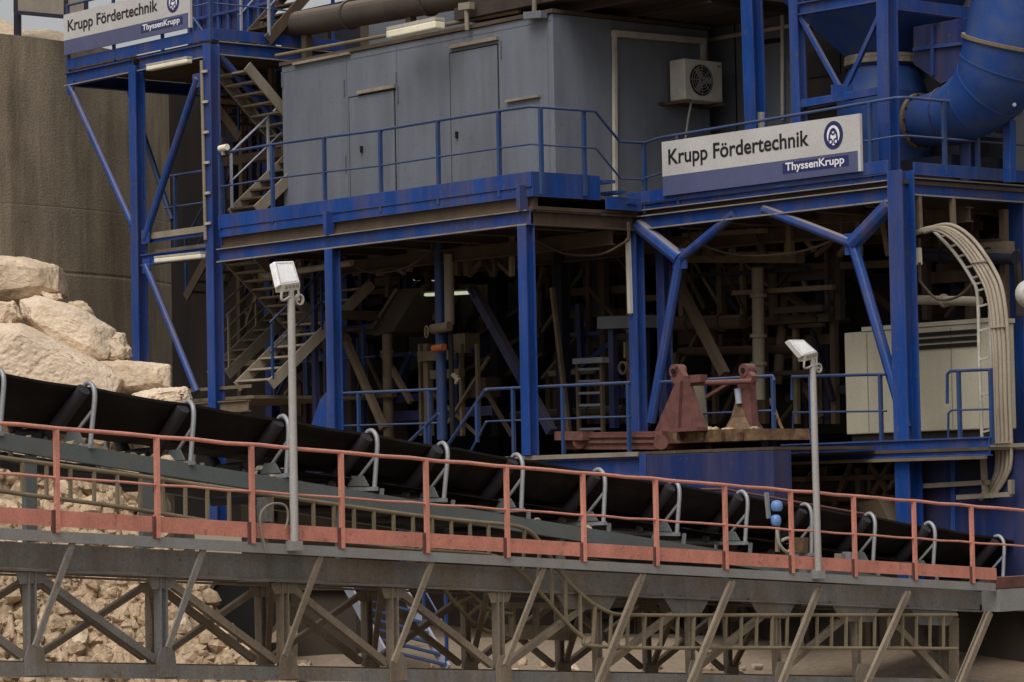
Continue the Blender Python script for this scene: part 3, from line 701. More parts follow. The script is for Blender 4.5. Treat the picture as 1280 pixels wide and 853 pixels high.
for x, y in ((430, 110), (497, 118), (432, 205), (495, 100), (626, 62), (353, 100)):
    p = PV(x, y, vc - .012); m.bar(p - Z * .12, p + Z * .12, .03, .02)
each('hinge', m, 'cabin_grey', t)
# lamp over the cabin and pipes
tube_light('bright cream strip light above the grey cabin roof edge', PV(489, 42, vc - .5), PV(550, 29, vc - .5), h=.17, d=.2)
t2 = thing('light_stand', 'slim pale lamp bracket on the cabin roof edge', 'bracket', PV(583, 38, vc))
obj('upright', MB().tube([PV(584, 38, vc - .1), PV(583, 8, vc - .1)], .035), 'dusty_beige', t2)
obj('head', MB().bar(PV(576, 9, vc - .1), PV(590, 7, vc - .1), .1), 'dusty_beige', t2)
t2 = thing('light_stand', 'pale lamp bracket on the near corner of the cabin roof', 'bracket', PV(668, 20, vc))
obj('upright', MB().tube([PV(668, 22, vc - .1), PV(668, -20, vc - .1)], .035), 'dusty_beige', t2)
obj('base_plate', MB().bar(PV(658, 20, vc - .1), PV(680, 18, vc - .1), .12, .1), 'cabin_grey', t2)
t2 = thing('roof_pipe', 'fat dusty brown pipe running above the grey cabin', 'pipe', PV(345, 52, 1.4))
ax0, ax1 = PV(330, 38, 1.6), PV(720, -31, 1.6)
obj('pipe_shell', MB().tube([ax0, ax1], .205, 20), 'pipe_brown', t2)
m = MB()
for k in (.03, .3, .56, .8): m.ring(ax0.lerp(ax1, k), ax1 - ax0, .2, .035, 20, .06)
each('pipe_flange', m, 'pipe_brown', t2)
m = MB()
for k in (.15, .5, .85): p = ax0.lerp(ax1, k); m.bar(Vc((p.x, p.y, zt_)), p - Z * .2, .12)
each('saddle', m, 'brown_steel', t2)
t2 = thing('thin_pipe', 'thin pipe under the fat brown roof pipe', 'pipe', PV(352, 68, 1.0))
obj('tube', MB().tube([PV(345, 70, 1.05), PV(650, 14, 1.05)], .03), 'tan_beam', t2)
# housing behind the pipe
t2 = thing('conveyor_housing', 'grey dusty housing with a sloped top behind the roof pipe', 'housing', L(uL, 2.8, zt_))
obj('shell', MB().prism([L(uL - .3, 2.7, zt_ + .02), L(uC + 1.4, 2.7, zt_ + .02), L(uC + 1.4, 2.7, zt_ + 2.2), L(uL - .3, 2.7, zt_ + 1.4)], VX * 1.5), 'pipe_brown', t2)
obj('panel', MB().prism([L(uL, 2.64, zt_ + .3), L(uL + 2.6, 2.64, zt_ + .3), L(uL + 2.6, 2.64, zt_ + 1.2), L(uL, 2.64, zt_ + 1.0)], VX * .05), 'cabin_grey', t2)
# roof slab over the right face, overhang lengthened to shade that face
t2 = thing('roof_canopy', 'dark brown dusty canopy over the right side of the cabin', 'canopy', L(uC, vc, zt_))
m = MB(); m.box(L, uC - 2.2, uC + 1.7, vc + .02, vE + .6, zt_ + .12, zt_ + .3)
obj('slab', m, 'roof_brown', t2)
m = MB()
for v in (1.4, 2.4, 3.4): m.ib(L(uC - 2, v, zt_ + .06), L(uC + 1.65, v, zt_ + .06), .08, .12, Z)
m.ib(L(uC + 1.6, vc + .1, zt_ + .42), L(uC + 1.6, vE + .5, zt_ + .42), .16, .24, Z)
each('joist', m, 'roof_brown', t2)
obj('parapet', MB().box(L, uC - 2.2, uC + .45, vc + .3, vE + .5, zt_ + .31, zt_ + 1.6), 'roof_brown', t2)
# conduit and air conditioner on the right face
t2 = thing('conduit', 'pale conduit climbing the right face of the cabin and turning to the air conditioner', 'conduit', PU(768, 245, uC + .05))
obj('riser', MB().bar(PU(769, 248, uC + .05), PU(768, 46, uC + .05), .06, .05), 'conduit', t2)
obj('cross_run', MB().bar(PU(766, 42, uC + .05), PU(881, 52, uC + .05), .07, .09), 'conduit', t2)
obj('drop', MB().bar(PU(879, 55, uC + .05), PU(879, 78, uC + .05), .07, .06), 'conduit', t2)
t2 = thing('air_conditioner', 'white wall mounted air conditioner with a round fan on the cabin', 'air conditioner', PU(855, 128, uC + .3))
ac0, ac1 = uv(PU(856, 100, uC + .42)), uv(PU(903, 100, uC + .42)); zl, zh = uv(PU(856, 124, uC + .42))[2], uv(PU(856, 73, uC + .42))[2]
obj('casing', MB().box(L, uC + .1, uC + .42, ac0[1], ac1[1], zl, zh), 'ac_white', t2, bevel=.015)
cc = L(uC + .435, ac0[1] * .57 + ac1[1] * .43, (zl + zh) / 2); rr = (zh - zl) * .38
fan = obj('fan_well', MB().tube([cc - UX * .012, cc], rr, 24), 'black_gap', t2)
m = MB()
for k in range(5):
    m.ring(cc + UX * .008, UX, rr * (k + .5) / 5.2, .008, 24, .006)
for k in range(8):
    an = math.pi * k / 4; dv = VX * math.cos(an) + Z * math.sin(an); m.bar(cc + UX * .01 + dv * .03, cc + UX * .01 + dv * rr, .008, .006, UX)
obj('fan_guard', m, 'galvanised', fan)
m = MB()
for k in range(3):
    an = 2.1 * k; dv = VX * math.cos(an) + Z * math.sin(an); m.bar(cc + UX * .003 + dv * .02, cc + UX * .003 + dv * rr * .85, .09, .004, UX)
obj('fan_blade', m, 'mesh_grey', fan)
m = MB(); m.bar(L(uC, ac0[1] - .05, zl - .03), L(uC + .5, ac0[1] + .02, zl - .03), .04); m.bar(L(uC, ac1[1] - .05, zl - .03), L(uC + .5, ac1[1] - .05, zl - .03), .04)
m.bar(L(uC + .03, ac0[1] - .15, zl - .03), L(uC + .03, ac1[1] + .1, zl - .03), .03, .04)
each('bracket', m, 'brown_steel', t2)
obj('drain_pipe', MB().tube([PU(864, 128, uC + .3), PU(860, 150, uC + .25), PU(856, 180, uC + .2)], .018, 6), 'conduit', t2)
obj('badge', MB().bar(L(uC + .423, ac1[1] - .1, zh - .07), L(uC + .423, ac1[1] - .04, zh - .07), .012, .02), 'cabin_grey', t2)

# ================================================================== rear cabin right of the grey cabin
vr = 4.3
t = thing('rear_cabin', 'grey cabin set back behind the right side of the first one', 'cabin', L(.3, vr, 6.6))
obj('wall', MB().box(L, uC - 1.6, 5.0, vr, vr + 2.5, 6.6, 12.2), 'cabin_grey', t)
obj('pipe_run', MB().tube([PV(884, 50, vr - .06), PV(1050, 22, vr - .06)], .035), 'conduit', t)
d = obj('door', MB().prism([PV(950, 165, vr - .02), PV(985, 160, vr - .02), PV(985, 52, vr - .02), PV(950, 57, vr - .02)], VX * .015), 'container_grey', t)
obj('door_closer', MB().bar(PV(953, 53, vr - .05), PV(974, 50, vr - .05), .05, .06), 'black_gap', d)
m = MB(); m.box(L, uv(PV(920, 90, vr))[0] - .01, uv(PV(920, 90, vr))[0] + .01, vr - .01, vr - .002, 6.8, 11); each('panel_seam', m, 'black_gap', t)
obj('downpipe', MB().tube([PV(978, 10, vr - .1), PV(978, 150, vr - .1)], .03), 'conduit', t)
obj('junction_box', MB().bar(PV(944, 152, 3.0) , PV(955, 151, 3.0), .1, .24), 'ac_white', t)
t = thing('dust_collector_wall', 'dark weathered sheet wall right of the rear cabin door', 'wall', L(4, vr - .3, 6.6))
obj('panel', MB().prism([PV(993, 150, vr - .25), PV(1130, 140, vr - .25), PV(1130, 15, vr - .25), PV(993, 35, vr - .25)], VX * .15), 'dark_steel', t)
m = MB()
for y in (40, 92, 97): m.bar(PV(995, y, vr - .3), PV(1060, y - 6, vr - .3), .04)
each('rib', m, 'black_gap', t)
# ================================================================== right hand platform
v1, u2, zr = 2.07, 5.09, 6.47
t = thing('crusher_platform', 'blue steel platform with forked braces and a tall corner post, right side', 'platform', L(u2, v1, 2)); cp = t
def iC(p, q, w_=.17, mat='blue_paint', nm='column'): return obj(nm, MB().ib(p, q, w_, w_, VX, .022), mat, t)
iC(L(-.03, v1, 3.2), L(-.03, v1, zr - .2), .17); iC(L(.22, v1 + .3, 3.2), L(.22, v1 + .3, zr - .2), .15, 'blue_deep')
iC(L(u2, v1, 1.2), L(u2, v1, zr + .15), .25)
iC(L(u2 - .1, v1 + 3.2, 1.2), L(u2 - .1, v1 + 3.2, zr - .2), .2)
iC(PV(1279, 560, 4.6), PV(1277, 245, 4.6), .28)
m = MB(); m.ib(L(.1, v1, zr - .14), L(u2 - .13, v1, zr - .14), .16, .2, Z); each('edge_beam', m, 'blue_paint', t)
m = MB(); m.ib(L(.1, v1 - .04, zr + .08), L(u2 - .13, v1 - .04, zr + .08), .1, .11, Z); each('edge_beam', m, 'blue_paint', t)
m = MB(); m.ib(L(u2, v1 + .13, zr - .05), L(u2, 8, zr - .05), .16, .24, Z); each('edge_beam', m, 'blue_paint', t)
each('flange_edge', MB().bar(L(.1, v1 - .083, zr - .232), L(u2 - .13, v1 - .083, zr - .232), .006, .02).bar(L(.1, v1 - .083, zr - .046), L(u2 - .13, v1 - .083, zr - .046), .006, .016).bar(L(.1, v1 - .093, zr + .035), L(u2 - .13, v1 - .093, zr + .035), .006, .014).bar(L(u2 + .083, v1 + .13, zr - .16), L(u2 + .083, 8, zr - .16), .006, .02).bar(L(u2 + .083, v1 + .13, zr + .062), L(u2 + .083, 8, zr + .062), .006, .018), 'dusty_beige', t)
m = MB()
for u in (.8, 1.7, 2.6, 3.5, 4.4): m.ib(L(u, v1 + .1, zr - .16), L(u, 8, zr - .16), .12, .2, Z)
for v in (3.4, 4.9, 6.4): m.ib(L(0, v, zr - .36), L(u2, v, zr - .36), .12, .2, Z)
each('joist', m, 'brown_steel', t)
obj('deck', MB().box(L, .13, u2 + .05, v1 + .02, 8, zr - .02, zr + .03), 'brown_steel', t)
obj('deck', MB().box(L, -.4, .12, 1.3, 8, zr - .06, zr - .01), 'brown_steel', t)
m = MB(); m.box(L, -.1, u2 - .13, v1 - .1, v1 - .07, zr + .14, zr + .3); m.box(L, u2 + .1, u2 + .12, v1 + .13, 8, zr + .1, zr + .26); m.box(L, .2, .23, 1.3, v1 - .1, zr + .02, zr + .2)
each('toe_board', m, 'blue_paint', t)
def fork(a, b, c, foot, r, v, mat, mids=(), thick=(1, 1)):
    j = PV(*b, v)
    for e, k in ((a, thick[0]), (c, thick[1])): obj('brace', MB().tube([PV(*e, v), j], r * k), mat, t)
    obj('brace', MB().tube([j] + [PV(*q, v) for q in mids] + [PV(*foot, v)], r * 1.02), mat, t)
    obj('gusset_plate', MB().bar(j - VX * .02, j + VX * .02, .26, .28), mat, t)
fork((798, 282), (850, 324), (918, 268), (814, 528), .072, v1 - .02, 'blue_paint', (), (1.5, .95))
fork((955, 262), (1066, 305), (1113, 256), (1133, 535), .072, v1 - .02, 'blue_paint', [(1078, 345)], (.95, 1.5))
fork((960, 300), (985, 326), (1035, 300), (972, 480), .075, v1 + 2.6, 'tan_beam')
obj('brace', MB().bar(PV(838, 335, 3.2), PV(906, 468, 3.2), .12), 'brown_steel', t)
obj('rear_beam', MB().bar(PV(860, 322, 4.0), PV(1000, 322, 4.0), .2, .16), 'tan_beam', t)
obj('rear_beam', MB().bar(PV(900, 308, 4.4), PV(1110, 282, 4.4), .15, .16), 'tan_beam', t)
obj('rear_beam', MB().bar(PV(905, 338, 4.4), PV(1120, 330, 4.4), .15, .1), 'brown_steel', t)
for x in (915, 985): obj('hanger', MB().bar(PV(x, 278, 3.6), PV(x, 318, 3.6), .08), 'tan_beam', t)
for x in (1148, 1190): obj('hanger', MB().bar(PU(x, 246, u2 + .05), PU(x + 2, 290, u2 + .05), .06), 'tan_beam', t)
obj('pipe_support', MB().tube([PV(947, 335, 3.9), PV(949, 500, 3.9)], .09, 10), 'dusty_beige', t)
m = MB()
for y in (370, 420, 455): m.ring(PV(948, y, 3.9), Z, .085, .04, 12, .05)
each('pipe_collar', m, 'dusty_beige', t)
# sign and railings
zS = uv(PV(829, 178, v1 - .12))[2]
us0, us1 = uv(PV(829, 178, v1 - .12))[0], uv(PV(1073, 142, v1 - .12))[0]
sign('white company sign hung on the railing below the round duct, centre right', us0, us1, v1 - .12, zS - .76, zS)
zq = zr + 1.12
railing('blue railing behind the right hand company sign', [L(.25, v1 - .05, 7.46), L(.6, v1 - .05, 7.5), L(u2, v1 - .05, zq - .02), L(u2 + .1, v1 + .05, zq - .02), L(u2 + .1, 7.5, zq)],
        [L(.25, v1 - .05, 7.46), L(.95, v1 - .05, 7.5), L(4.62, v1 - .05, zq - .02), L(u2 + .1, v1 + .75, zq), L(u2 + .1, v1 + 1.4, zq), L(u2 + .1, v1 + 3.2, zq), L(u2 + .1, v1 + 4.6, zq)], 1.0, .5, pw=.05)
t = thing('post', 'stout blue post standing at the duct mouth on the right platform edge', 'post', PU(1211, 222, u2 - .2))
obj('shaft', MB().ib(PU(1212, 226, u2 - .1), PU(1210, 136, u2 - .1), .16, .16, VX), 'blue_paint', t)
obj('cap_plate', MB().box(lambda a, b, c: PU(1210, 135, u2 - .1) + UX * a + VX * b + Z * c, -.1, .1, -.1, .1, 0, .02), 'blue_paint', t)

# ================================================================== hopper tower
t = thing('hopper_tower', 'blue steel frame with crossed braces round the hopper', 'frame', PV(1112, 218, v1 + .25)); vf = v1 + .35
obj('post', MB().ib(PV(1112, 225, vf), PV(1108, -40, vf), .2, .2, VX, .022), 'blue_paint', t)
obj('post', MB().ib(PV(1001, 185, vf), PV(994, -40, vf), .15, .15, VX, .02), 'blue_paint', t)
obj('post', MB().ib(PV(946, 190, vf + .5), PV(938, -40, vf + .5), .22, .22, VX, .022), 'blue_paint', t)
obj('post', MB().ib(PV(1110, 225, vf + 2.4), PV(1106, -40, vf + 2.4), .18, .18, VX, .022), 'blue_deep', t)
obj('beam', MB().ib(PV(1000, 12, vf), PV(1104, -6, vf), .12, .17), 'blue_paint', t)
obj('beam', MB().bar(PV(1004, 130, vf), PV(1104, 113, vf), .1, .1), 'blue_paint', t)
obj('beam', MB().bar(L(uv(PV(1112, 0, vf))[0], vf + .1, uv(PV(1112, 5, vf))[2]), L(uv(PV(1112, 0, vf))[0], vf + 2.3, uv(PV(1112, 5, vf))[2]), .12, .16), 'blue_paint', t)
obj('brace', MB().bar(PV(1000, 20, vf), PV(1052, 114, vf), .055), 'blue_paint', t)
obj('brace', MB().bar(PV(1102, 14, vf), PV(1056, 114, vf), .055), 'blue_paint', t)
obj('gusset_plate', MB().bar(PV(1053, 116, vf - .06), PV(1053, 116, vf - .04), .3, .22), 'blue_paint', t)
t = thing('hopper', 'dark blue feed hopper with a round flanged neck inside its frame', 'hopper', PV(1104, 170, v1 + 1.6)); vh = v1 + 1.5
ctr = PV(1103, 80, vh)
def hop(za, ra, zb_, rb, sq=True):
    m = MB(); vs = []
    for z, r in ((za, ra), (zb_, rb)):
        for a, b in ((-1, -1), (1, -1), (1, 1), (-1, 1)): vs.append(Vc((ctr.x, ctr.y, z)) + UX * a * r + VX * b * r)
    m.add(vs, [(0, 1, 5, 4), (1, 2, 6, 5), (2, 3, 7, 6), (3, 0, 4, 7), (0, 3, 2, 1), (4, 5, 6, 7)]); return m
z1 = uv(PV(1100, 70, vh))[2]; z2 = uv(PV(1100, -8, vh))[2]
obj('bin', hop(z2 + .03, 1.02, z2 + 2.0, 1.02), 'dark_blue', t)
obj('cone', hop(z1, .36, z2, 1.0), 'blue_duct', t)
def zz(y): return uv(PV(1100, y, vh))[2]
c0 = lambda y: Vc((ctr.x, ctr.y, zz(y)))
obj('neck', MB().tube([c0(86), c0(72)], .46, 24), 'blue_duct', t)
m = MB(); m.ring(c0(74), Z, .44, .08, 28, .05); m.ring(c0(80), Z, .44, .09, 28, .07); m.ring(c0(104), Z, .46, .05, 28, .05)
each('flange', m, 'dusty_beige', t)
obj('lower_cone', MB().tube([c0(120), c0(104), c0(87)], [.62, .55, .47], 24), 'blue_duct', t)
obj('drum', MB().tube([c0(232), c0(120.5)], .64, 24), 'blue_duct', t)
obj('side_chute', MB().prism([PV(1142, 34, vh - .2), PV(1222, 20, vh - .2), PV(1222, 88, vh - .2), PV(1176, 104, vh - .2), PV(1142, 80, vh - .2)], VX * .8), 'blue_deep', t)
each('chute_rib', MB().bar(PV(1166, 32, vh - .23), PV(1166, 94, vh - .23), .04).bar(PV(1142, 62, vh - .23), PV(1222, 52, vh - .23), .04), 'blue_paint', t)
# big duct
t = thing('duct', 'big bright blue round duct bending down towards its open flanged mouth', 'duct', PU(1152, 180, u2 - 1.0)); vd = v1 + 1.3
D = [PV(1150, 152, vd), PV(1166, 150, vd), PV(1192, 143, vd), PV(1222, 126, vd), PV(1246, 98, vd), PV(1258, 62, vd), PV(1264, 25, vd), PV(1268, -40, vd), PV(1268, -260, vd)]
rd = [.335, .36, .40, .47, .55, .58, .56, .54, .54]
Ds = arc(D, 5); rs = []
for i in range(len(rd) - 1):
    for k in range(5): rs.append(rd[i] + (rd[i + 1] - rd[i]) * k / 5)
rs.append(rd[-1])
obj('shell', MB().tube(Ds, rs, 36, cap=False), 'blue_duct', t)
obj('mouth_inside', MB().tube([Ds[2], Ds[2] + (Ds[3] - Ds[2]) * .1], .33, 28), 'black_gap', t)
m = MB(); m.ring(Ds[0], Ds[1] - Ds[0], .33, .05, 32, .06); obj('mouth_flange', m, 'tan_beam', t)
m = MB()
m.ring(Ds[26], Ds[27] - Ds[25], .575, .045, 36, .045); obj('seam_flange', m, 'tan_beam', t)
obj('weld_band', MB().ring(Ds[9], Ds[10] - Ds[8], .388, .02, 36, .03), 'blue_deep', t)
for k_, r_ in ((14, .455), (18, .522), (22, .565)): obj('weld_band', MB().ring(Ds[k_], Ds[k_ + 1] - Ds[k_ - 1], r_ - .004, .012, 36, .02), 'blue_duct', t)
for k_ in range(14):
    an = 2 * math.pi * k_ / 14; ax_ = (Ds[1] - Ds[0]).normalized(); x_ = ax_.cross(Z).normalized(); y_ = ax_.cross(x_)
    c_ = Ds[0] + (x_ * math.cos(an) + y_ * math.sin(an)) * .357; obj('bolt', MB().tube([c_ - ax_ * .05, c_ + ax_ * .05], .014, 6), 'dark_steel', t)
obj('hatch_or_glint', MB().tube([PV(1268, 131, vd - .56), PV(1268, 131, vd - .6)], .025, 10), 'handrail_pale', t)  # small pale disc standing in for a glint on the duct
obj('support_strut', MB().bar(PV(1262, 150, vd + .2), PV(1262, 228, vd + .2), .12), 'blue_paint', t)
# low machinery behind the railing under the duct
t = thing('fan_base', 'dark blue base frame under the round duct', 'machine base', PU(1230, 225, 4.2))
m = MB(); m.box(L, 3.6, 4.9, v1 + 1.2, v1 + 3.4, zr + .05, zr + .45); obj('frame', m, 'dark_blue', t)
m = MB(); m.bar(L(4.92, v1 + 1.0, zr + .75), L(4.92, v1 + 3.5, zr + .75), .06); m.bar(L(4.92, v1 + 1.4, zr), L(4.92, v1 + 1.4, zr + .75), .06); obj('rail', m, 'blue_deep', t)
t = thing('motor', 'dusty motor seen through the gap below the right hand company sign', 'motor', L(1.4, v1 + .9, zr + .03))
a = L(1.3, v1 + .9, zr + .25)
obj('body', MB().tube([a, a + UX * .6], .17, 16), 'dark_steel', t); obj('shaft', MB().tube([a + UX * .6, a + UX * .8], .04), 'galvanised', t)
obj('terminal_box', MB().bar(a + UX * .2 + Z * .16, a + UX * .2 + Z * .26, .14), 'red_oxide', t)
obj('foot', MB().bar(a - Z * .2, a + UX * .6 - Z * .2, .3, .05), 'dark_steel', t)
# tank block between cabin and hopper
t = thing('bag_filter', 'dark weathered filter box left of the hopper neck', 'filter', L(3, v1 + 1.6, zr))
obj('casing', MB().prism([PV(1000, 140, v1 + 1.9), PV(1058, 128, v1 + 1.9), PV(1058, 30, v1 + 1.9), PV(1000, 34, v1 + 1.9)], VX * 1.2), 'dark_steel', t)
obj('lid', MB().prism([PV(1000, 33, v1 + 1.85), PV(1060, 27, v1 + 1.85), PV(1060, 20, v1 + 1.85), PV(1000, 26, v1 + 1.85)], VX * 1.3), 'conduit', t)
obj('hatch_or_glint', MB().prism([PV(1010, 98, v1 + 1.88), PV(1050, 92, v1 + 1.88), PV(1050, 60, v1 + 1.88), PV(1010, 66, v1 + 1.88)], VX * .015), 'black_gap', t)

# ================================================================== dark enclosure added to keep the lower storey dim
t = thing('shade_wall', 'dark dusty wall added at the back of the lower storey to keep it dim', 'wall', L(0, 8, 0))
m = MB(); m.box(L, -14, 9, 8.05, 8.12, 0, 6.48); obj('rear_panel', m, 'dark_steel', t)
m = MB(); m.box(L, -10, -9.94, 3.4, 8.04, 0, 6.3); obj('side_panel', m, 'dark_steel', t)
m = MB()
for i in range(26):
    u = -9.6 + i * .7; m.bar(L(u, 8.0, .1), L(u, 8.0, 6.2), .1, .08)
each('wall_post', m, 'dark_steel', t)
# lower deck and foundation
zl = 3.05
t = thing('lower_deck', 'blue edged lower steel deck behind the conveyor', 'deck', L(0, 0, zl))
m = MB(); m.box(L, -6.7, 2.9, .02, 8, zl - .04, zl); obj('floor_plate', m, 'brown_steel', t)
m = MB(); m.box(L, 2.92, 6.6, 1.9, 8, zl - .1, zl - .06); obj('floor_plate', m, 'brown_steel', t)
obj('floor_plate', MB().box(L, 2.91, uv(PV(966, 600, 0))[0], .02, 1.88, zl - .04, zl), 'brown_steel', t)
m = MB(); m.bar(L(-6.7, -.015, zl - .03), L(2.2, -.015, zl - .03), .03, .06); obj('floor_edge', m, 'dusty_beige', t)
m = MB(); m.ib(L(-6.7, .07, zl - .19), L(2.22, .07, zl - .19), .12, .24, Z); each('edge_beam', m, 'blue_paint', t)
m = MB(); m.ib(L(2.95, 1.94, zl - .05), L(6.6, 1.94, zl - .05), .1, .24, Z); each('edge_beam', m, 'blue_paint', t)
m = MB(); m.bar(L(2.95, 1.86, zl - .19), L(6.6, 1.86, zl - .19), .05, .04); obj('floor_edge', m, 'tan_beam', t)
m = MB(); m.box(L, 2.24, 2.36, -.03, .1, zl - .62, zl - .03); obj('box_girder_stiffener', m, 'blue_paint', t)
pa = PV(968, 640, -.02)
m = MB(); m.box(L, 2.37, uv(pa)[0], -.02, .3, 2.0, zl - .05); obj('box_girder', m, 'blue_deep', t)
m = MB()
for u in (-5, -3, -1, 1): m.ib(L(u, .15, zl - .2), L(u, 2.5, zl - .2), .1, .2, Z)
each('joist', m, 'dark_steel', t)
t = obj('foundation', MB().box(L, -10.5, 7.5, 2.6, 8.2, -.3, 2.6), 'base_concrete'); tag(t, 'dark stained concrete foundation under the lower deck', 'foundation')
m = MB(); 
t = thing('culvert', 'black round pipe mouth in the rubble under the conveyor', 'pipe', PD(312, 800, 41.8))
cA, cB = PD(306, 757, 41.2), PD(322, 745, 45)
obj('shell', MB().tube([cA, cB], .47, 28), 'black_gap', t); m = MB(); m.ring(cA, cB - cA, .46, .05, 28, .08); each('rim', m, 'brown_steel', t)
# lower railings and small stairs
railing('blue railing on the lower deck left of the middle post', [PV(428, 492, .1), PV(547, 487, .1)], [PV(448, 491, .1), PV(536, 487.5, .1)], .95, .48)
railing('blue railing on the lower deck between the two middle posts', [PV(607, 487, .1), PV(788, 478.5, .1)], [PV(641, 485, .1), PV(703, 482, .1), PV(785, 478.5, .1)], .95, .45)
t = thing('stair_rail', 'blue sloping handrails of the short stair onto the lower deck', 'railing', PV(510, 553, 0))
for (a, b, p) in (((508, 556), (548, 517), (532, 532)), ((560, 556), (607, 487), (596, 504))):
    m = MB(); A_, B_ = PV(*a, -.05), PV(*b, -.05); m.tube([A_, B_], .025); m.tube([A_ + Z * -.4 + UX * .25, B_ - Z * .45], .018, 6)
    q = PV(*p, -.05); m.bar(q - Z * .55, q, .045); obj('handrail', m, 'blue_rail', t)
railing('blue railing behind the two red lifting lugs', [PV(826, 478, .9), PV(966, 470, .9), PV(968, 476, .9)], [PV(966, 470.5, .9), PV(880, 475, 1.0)], .95, .45)
railing('blue railing in front of the left part of the beige cabinet', [PV(990, 500, 1.95), PV(990, 471, 1.95), PV(1107, 468, 1.95)], [PV(1013, 470, 1.95), PV(1100, 468, 1.95)], 1.02, .48)
railing('short blue railing hoop in front of the right part of the beige cabinet', [PV(1184, 505, 2.0), PV(1184, 468, 2.0), PV(1188, 464, 2.0), PV(1240, 462, 2.0)], [PV(1198, 463.5, 2.0), PV(1238, 462, 2.0)], .95, .5)

# ------------------------------------------------------------------ lower storey things
t = thing('lug_machine', 'rusty red machine frame with two pointed lifting lugs on the lower deck', 'machine', PV(705, 560, .3))
m = MB(); va = .25
m.hexa([PV(704, 562, va), PV(828, 562, va), PV(828, 562, va) + VX * .9, PV(704, 562, va) + VX * .9, PV(708, 541, va), PV(828, 539, va), PV(828, 539, va) + VX * .9, PV(708, 541, va) + VX * .9])
for y in (546, 553): m.bar(PV(706, y, va - .02), PV(822, y - 1, va - .02), .03, .035)
obj('base_frame', m, 'red_oxide', t)
m = MB(); m.hexa([PV(830, 555, va + .1), PV(958, 550, va + .1), PV(958, 550, va + .1) + VX * .8, PV(830, 555, va + .1) + VX * .8, PV(830, 538, va + .1), PV(956, 536, va + .1), PV(956, 536, va + .1) + VX * .8, PV(830, 538, va + .1) + VX * .8])
for x in (850, 876, 902, 925): m.bar(PV(x, 551, va + .05), PV(x, 540, va + .05), .06, .05)
obj('rear_frame', m, 'rust', t)
m = MB(); m.bar(PV(700, 545, va - .05), PV(735, 545, va - .05), .2, .12); m.tube([PV(724, 553, va - .08), PV(724, 553, va + .1)], .09, 12); m.tube([PV(826, 553, va - .06), PV(826, 553, va + .1)], .1, 12); m.bar(PV(845, 538, va), PV(878, 536, va), .2, .05)
each('clamp', m, 'red_oxide', t)
def lug(pts, ear, r, mat, nm='lug', thick=.3, v=.4):
    o = obj(nm, MB().prism([PV(x, y, v) for x, y in pts], VX * thick), mat, t)
    c = PV(*ear, v + .02); obj('ear', MB().tube([c, c + VX * .16], r, 16), 'red_oxide', o)
    obj('pin', MB().tube([c - VX * .02, c], r * .38, 10), 'black_gap', o)
    return o
o = lug([(818, 540), (846, 474), (856, 474), (877, 540)], (842, 464), .09, 'red_oxide', thick=.11)
obj('rib', MB().bar(PV(847, 540, .37), PV(850, 476, .37), .05), 'red_oxide', o)
obj('neck', MB().prism([PV(838, 474, .42), PV(846, 456, .42), PV(854, 470, .42), PV(856, 480, .42), PV(842, 480, .42)], VX * .1), 'red_oxide', o)
o = lug([(921, 540), (922, 474), (936, 474), (941, 540)], (929, 463), .088, 'red_oxide', v=.75, thick=.12)
obj('neck', MB().prism([PV(924, 476, .78), PV(928, 456, .78), PV(940, 470, .78), PV(940, 478, .78)], VX * .1), 'red_oxide', o)
cb = PV(930, 543, .85); obj('skirt', MB().tube([cb, cb + Z * .22, cb + Z * .45], [.30, .17, .1], 14), 'rust', t)
obj('cylinder', MB().tube([PV(924, 505, .72), PV(922, 486, .72)], .045, 10), 'handrail_pale', t)
obj('tie_bar', MB().tube([PV(846, 480, .45), PV(940, 477, .7)], .035), 'red_oxide', t)
obj('tie_clamp', MB().bar(PV(866, 474, .5), PV(880, 473, .5), .12, .1), 'red_oxide', t)
obj('upright', MB().bar(PV(878, 538, .9), PV(872, 482, .9), .12), 'dusty_beige', t)
obj('strut', MB().bar(PV(882, 497, .9), PV(910, 480, .9), .04), 'red_oxide', t)

t = thing('electrical_cabinet', 'large beige electrical cabinet with louvre slots behind the corner post', 'cabinet', PV(1145, 545, 3.3)); vb = 3.3
a, b = uv(PV(1055, 416, vb)), uv(PV(1236, 407, vb)); zb2, zt2 = uv(PV(1120, 541, vb))[2], uv(PV(1130, 411, vb))[2]
obj('body', MB().box(L, a[0], b[0], vb, vb + .5, zb2, zt2), 'cabinet_beige', t, bevel=.015)
obj('plinth', MB().box(L, a[0] + .05, b[0] - .05, vb + .05, vb + .45, zb2 - .14, zb2 - .003), 'dark_steel', t)
obj('top_cap', MB().box(L, a[0] + .35, b[0] + .02, vb - .02, vb + .5, zt2 + .003, zt2 + .06), 'cabinet_beige', t)
for k in range(3):
    y = 418 + 8 * k; p, q = PV(1148, y, vb - .012), PV(1222, y - 3, vb - .012); p.z = q.z = (p.z + q.z) / 2
    obj('louvre_slot', MB().bar(p, q, .02, .055), 'black_gap', t)
m = MB()
for x in (1085, 1134, 1190): u = uv(PV(x, 480, vb))[0]; m.box(L, u - .006, u + .006, vb - .006, vb - .001, zb2 + .03, zt2 - .03)
each('door_seam', m, 'dusty_beige', t)

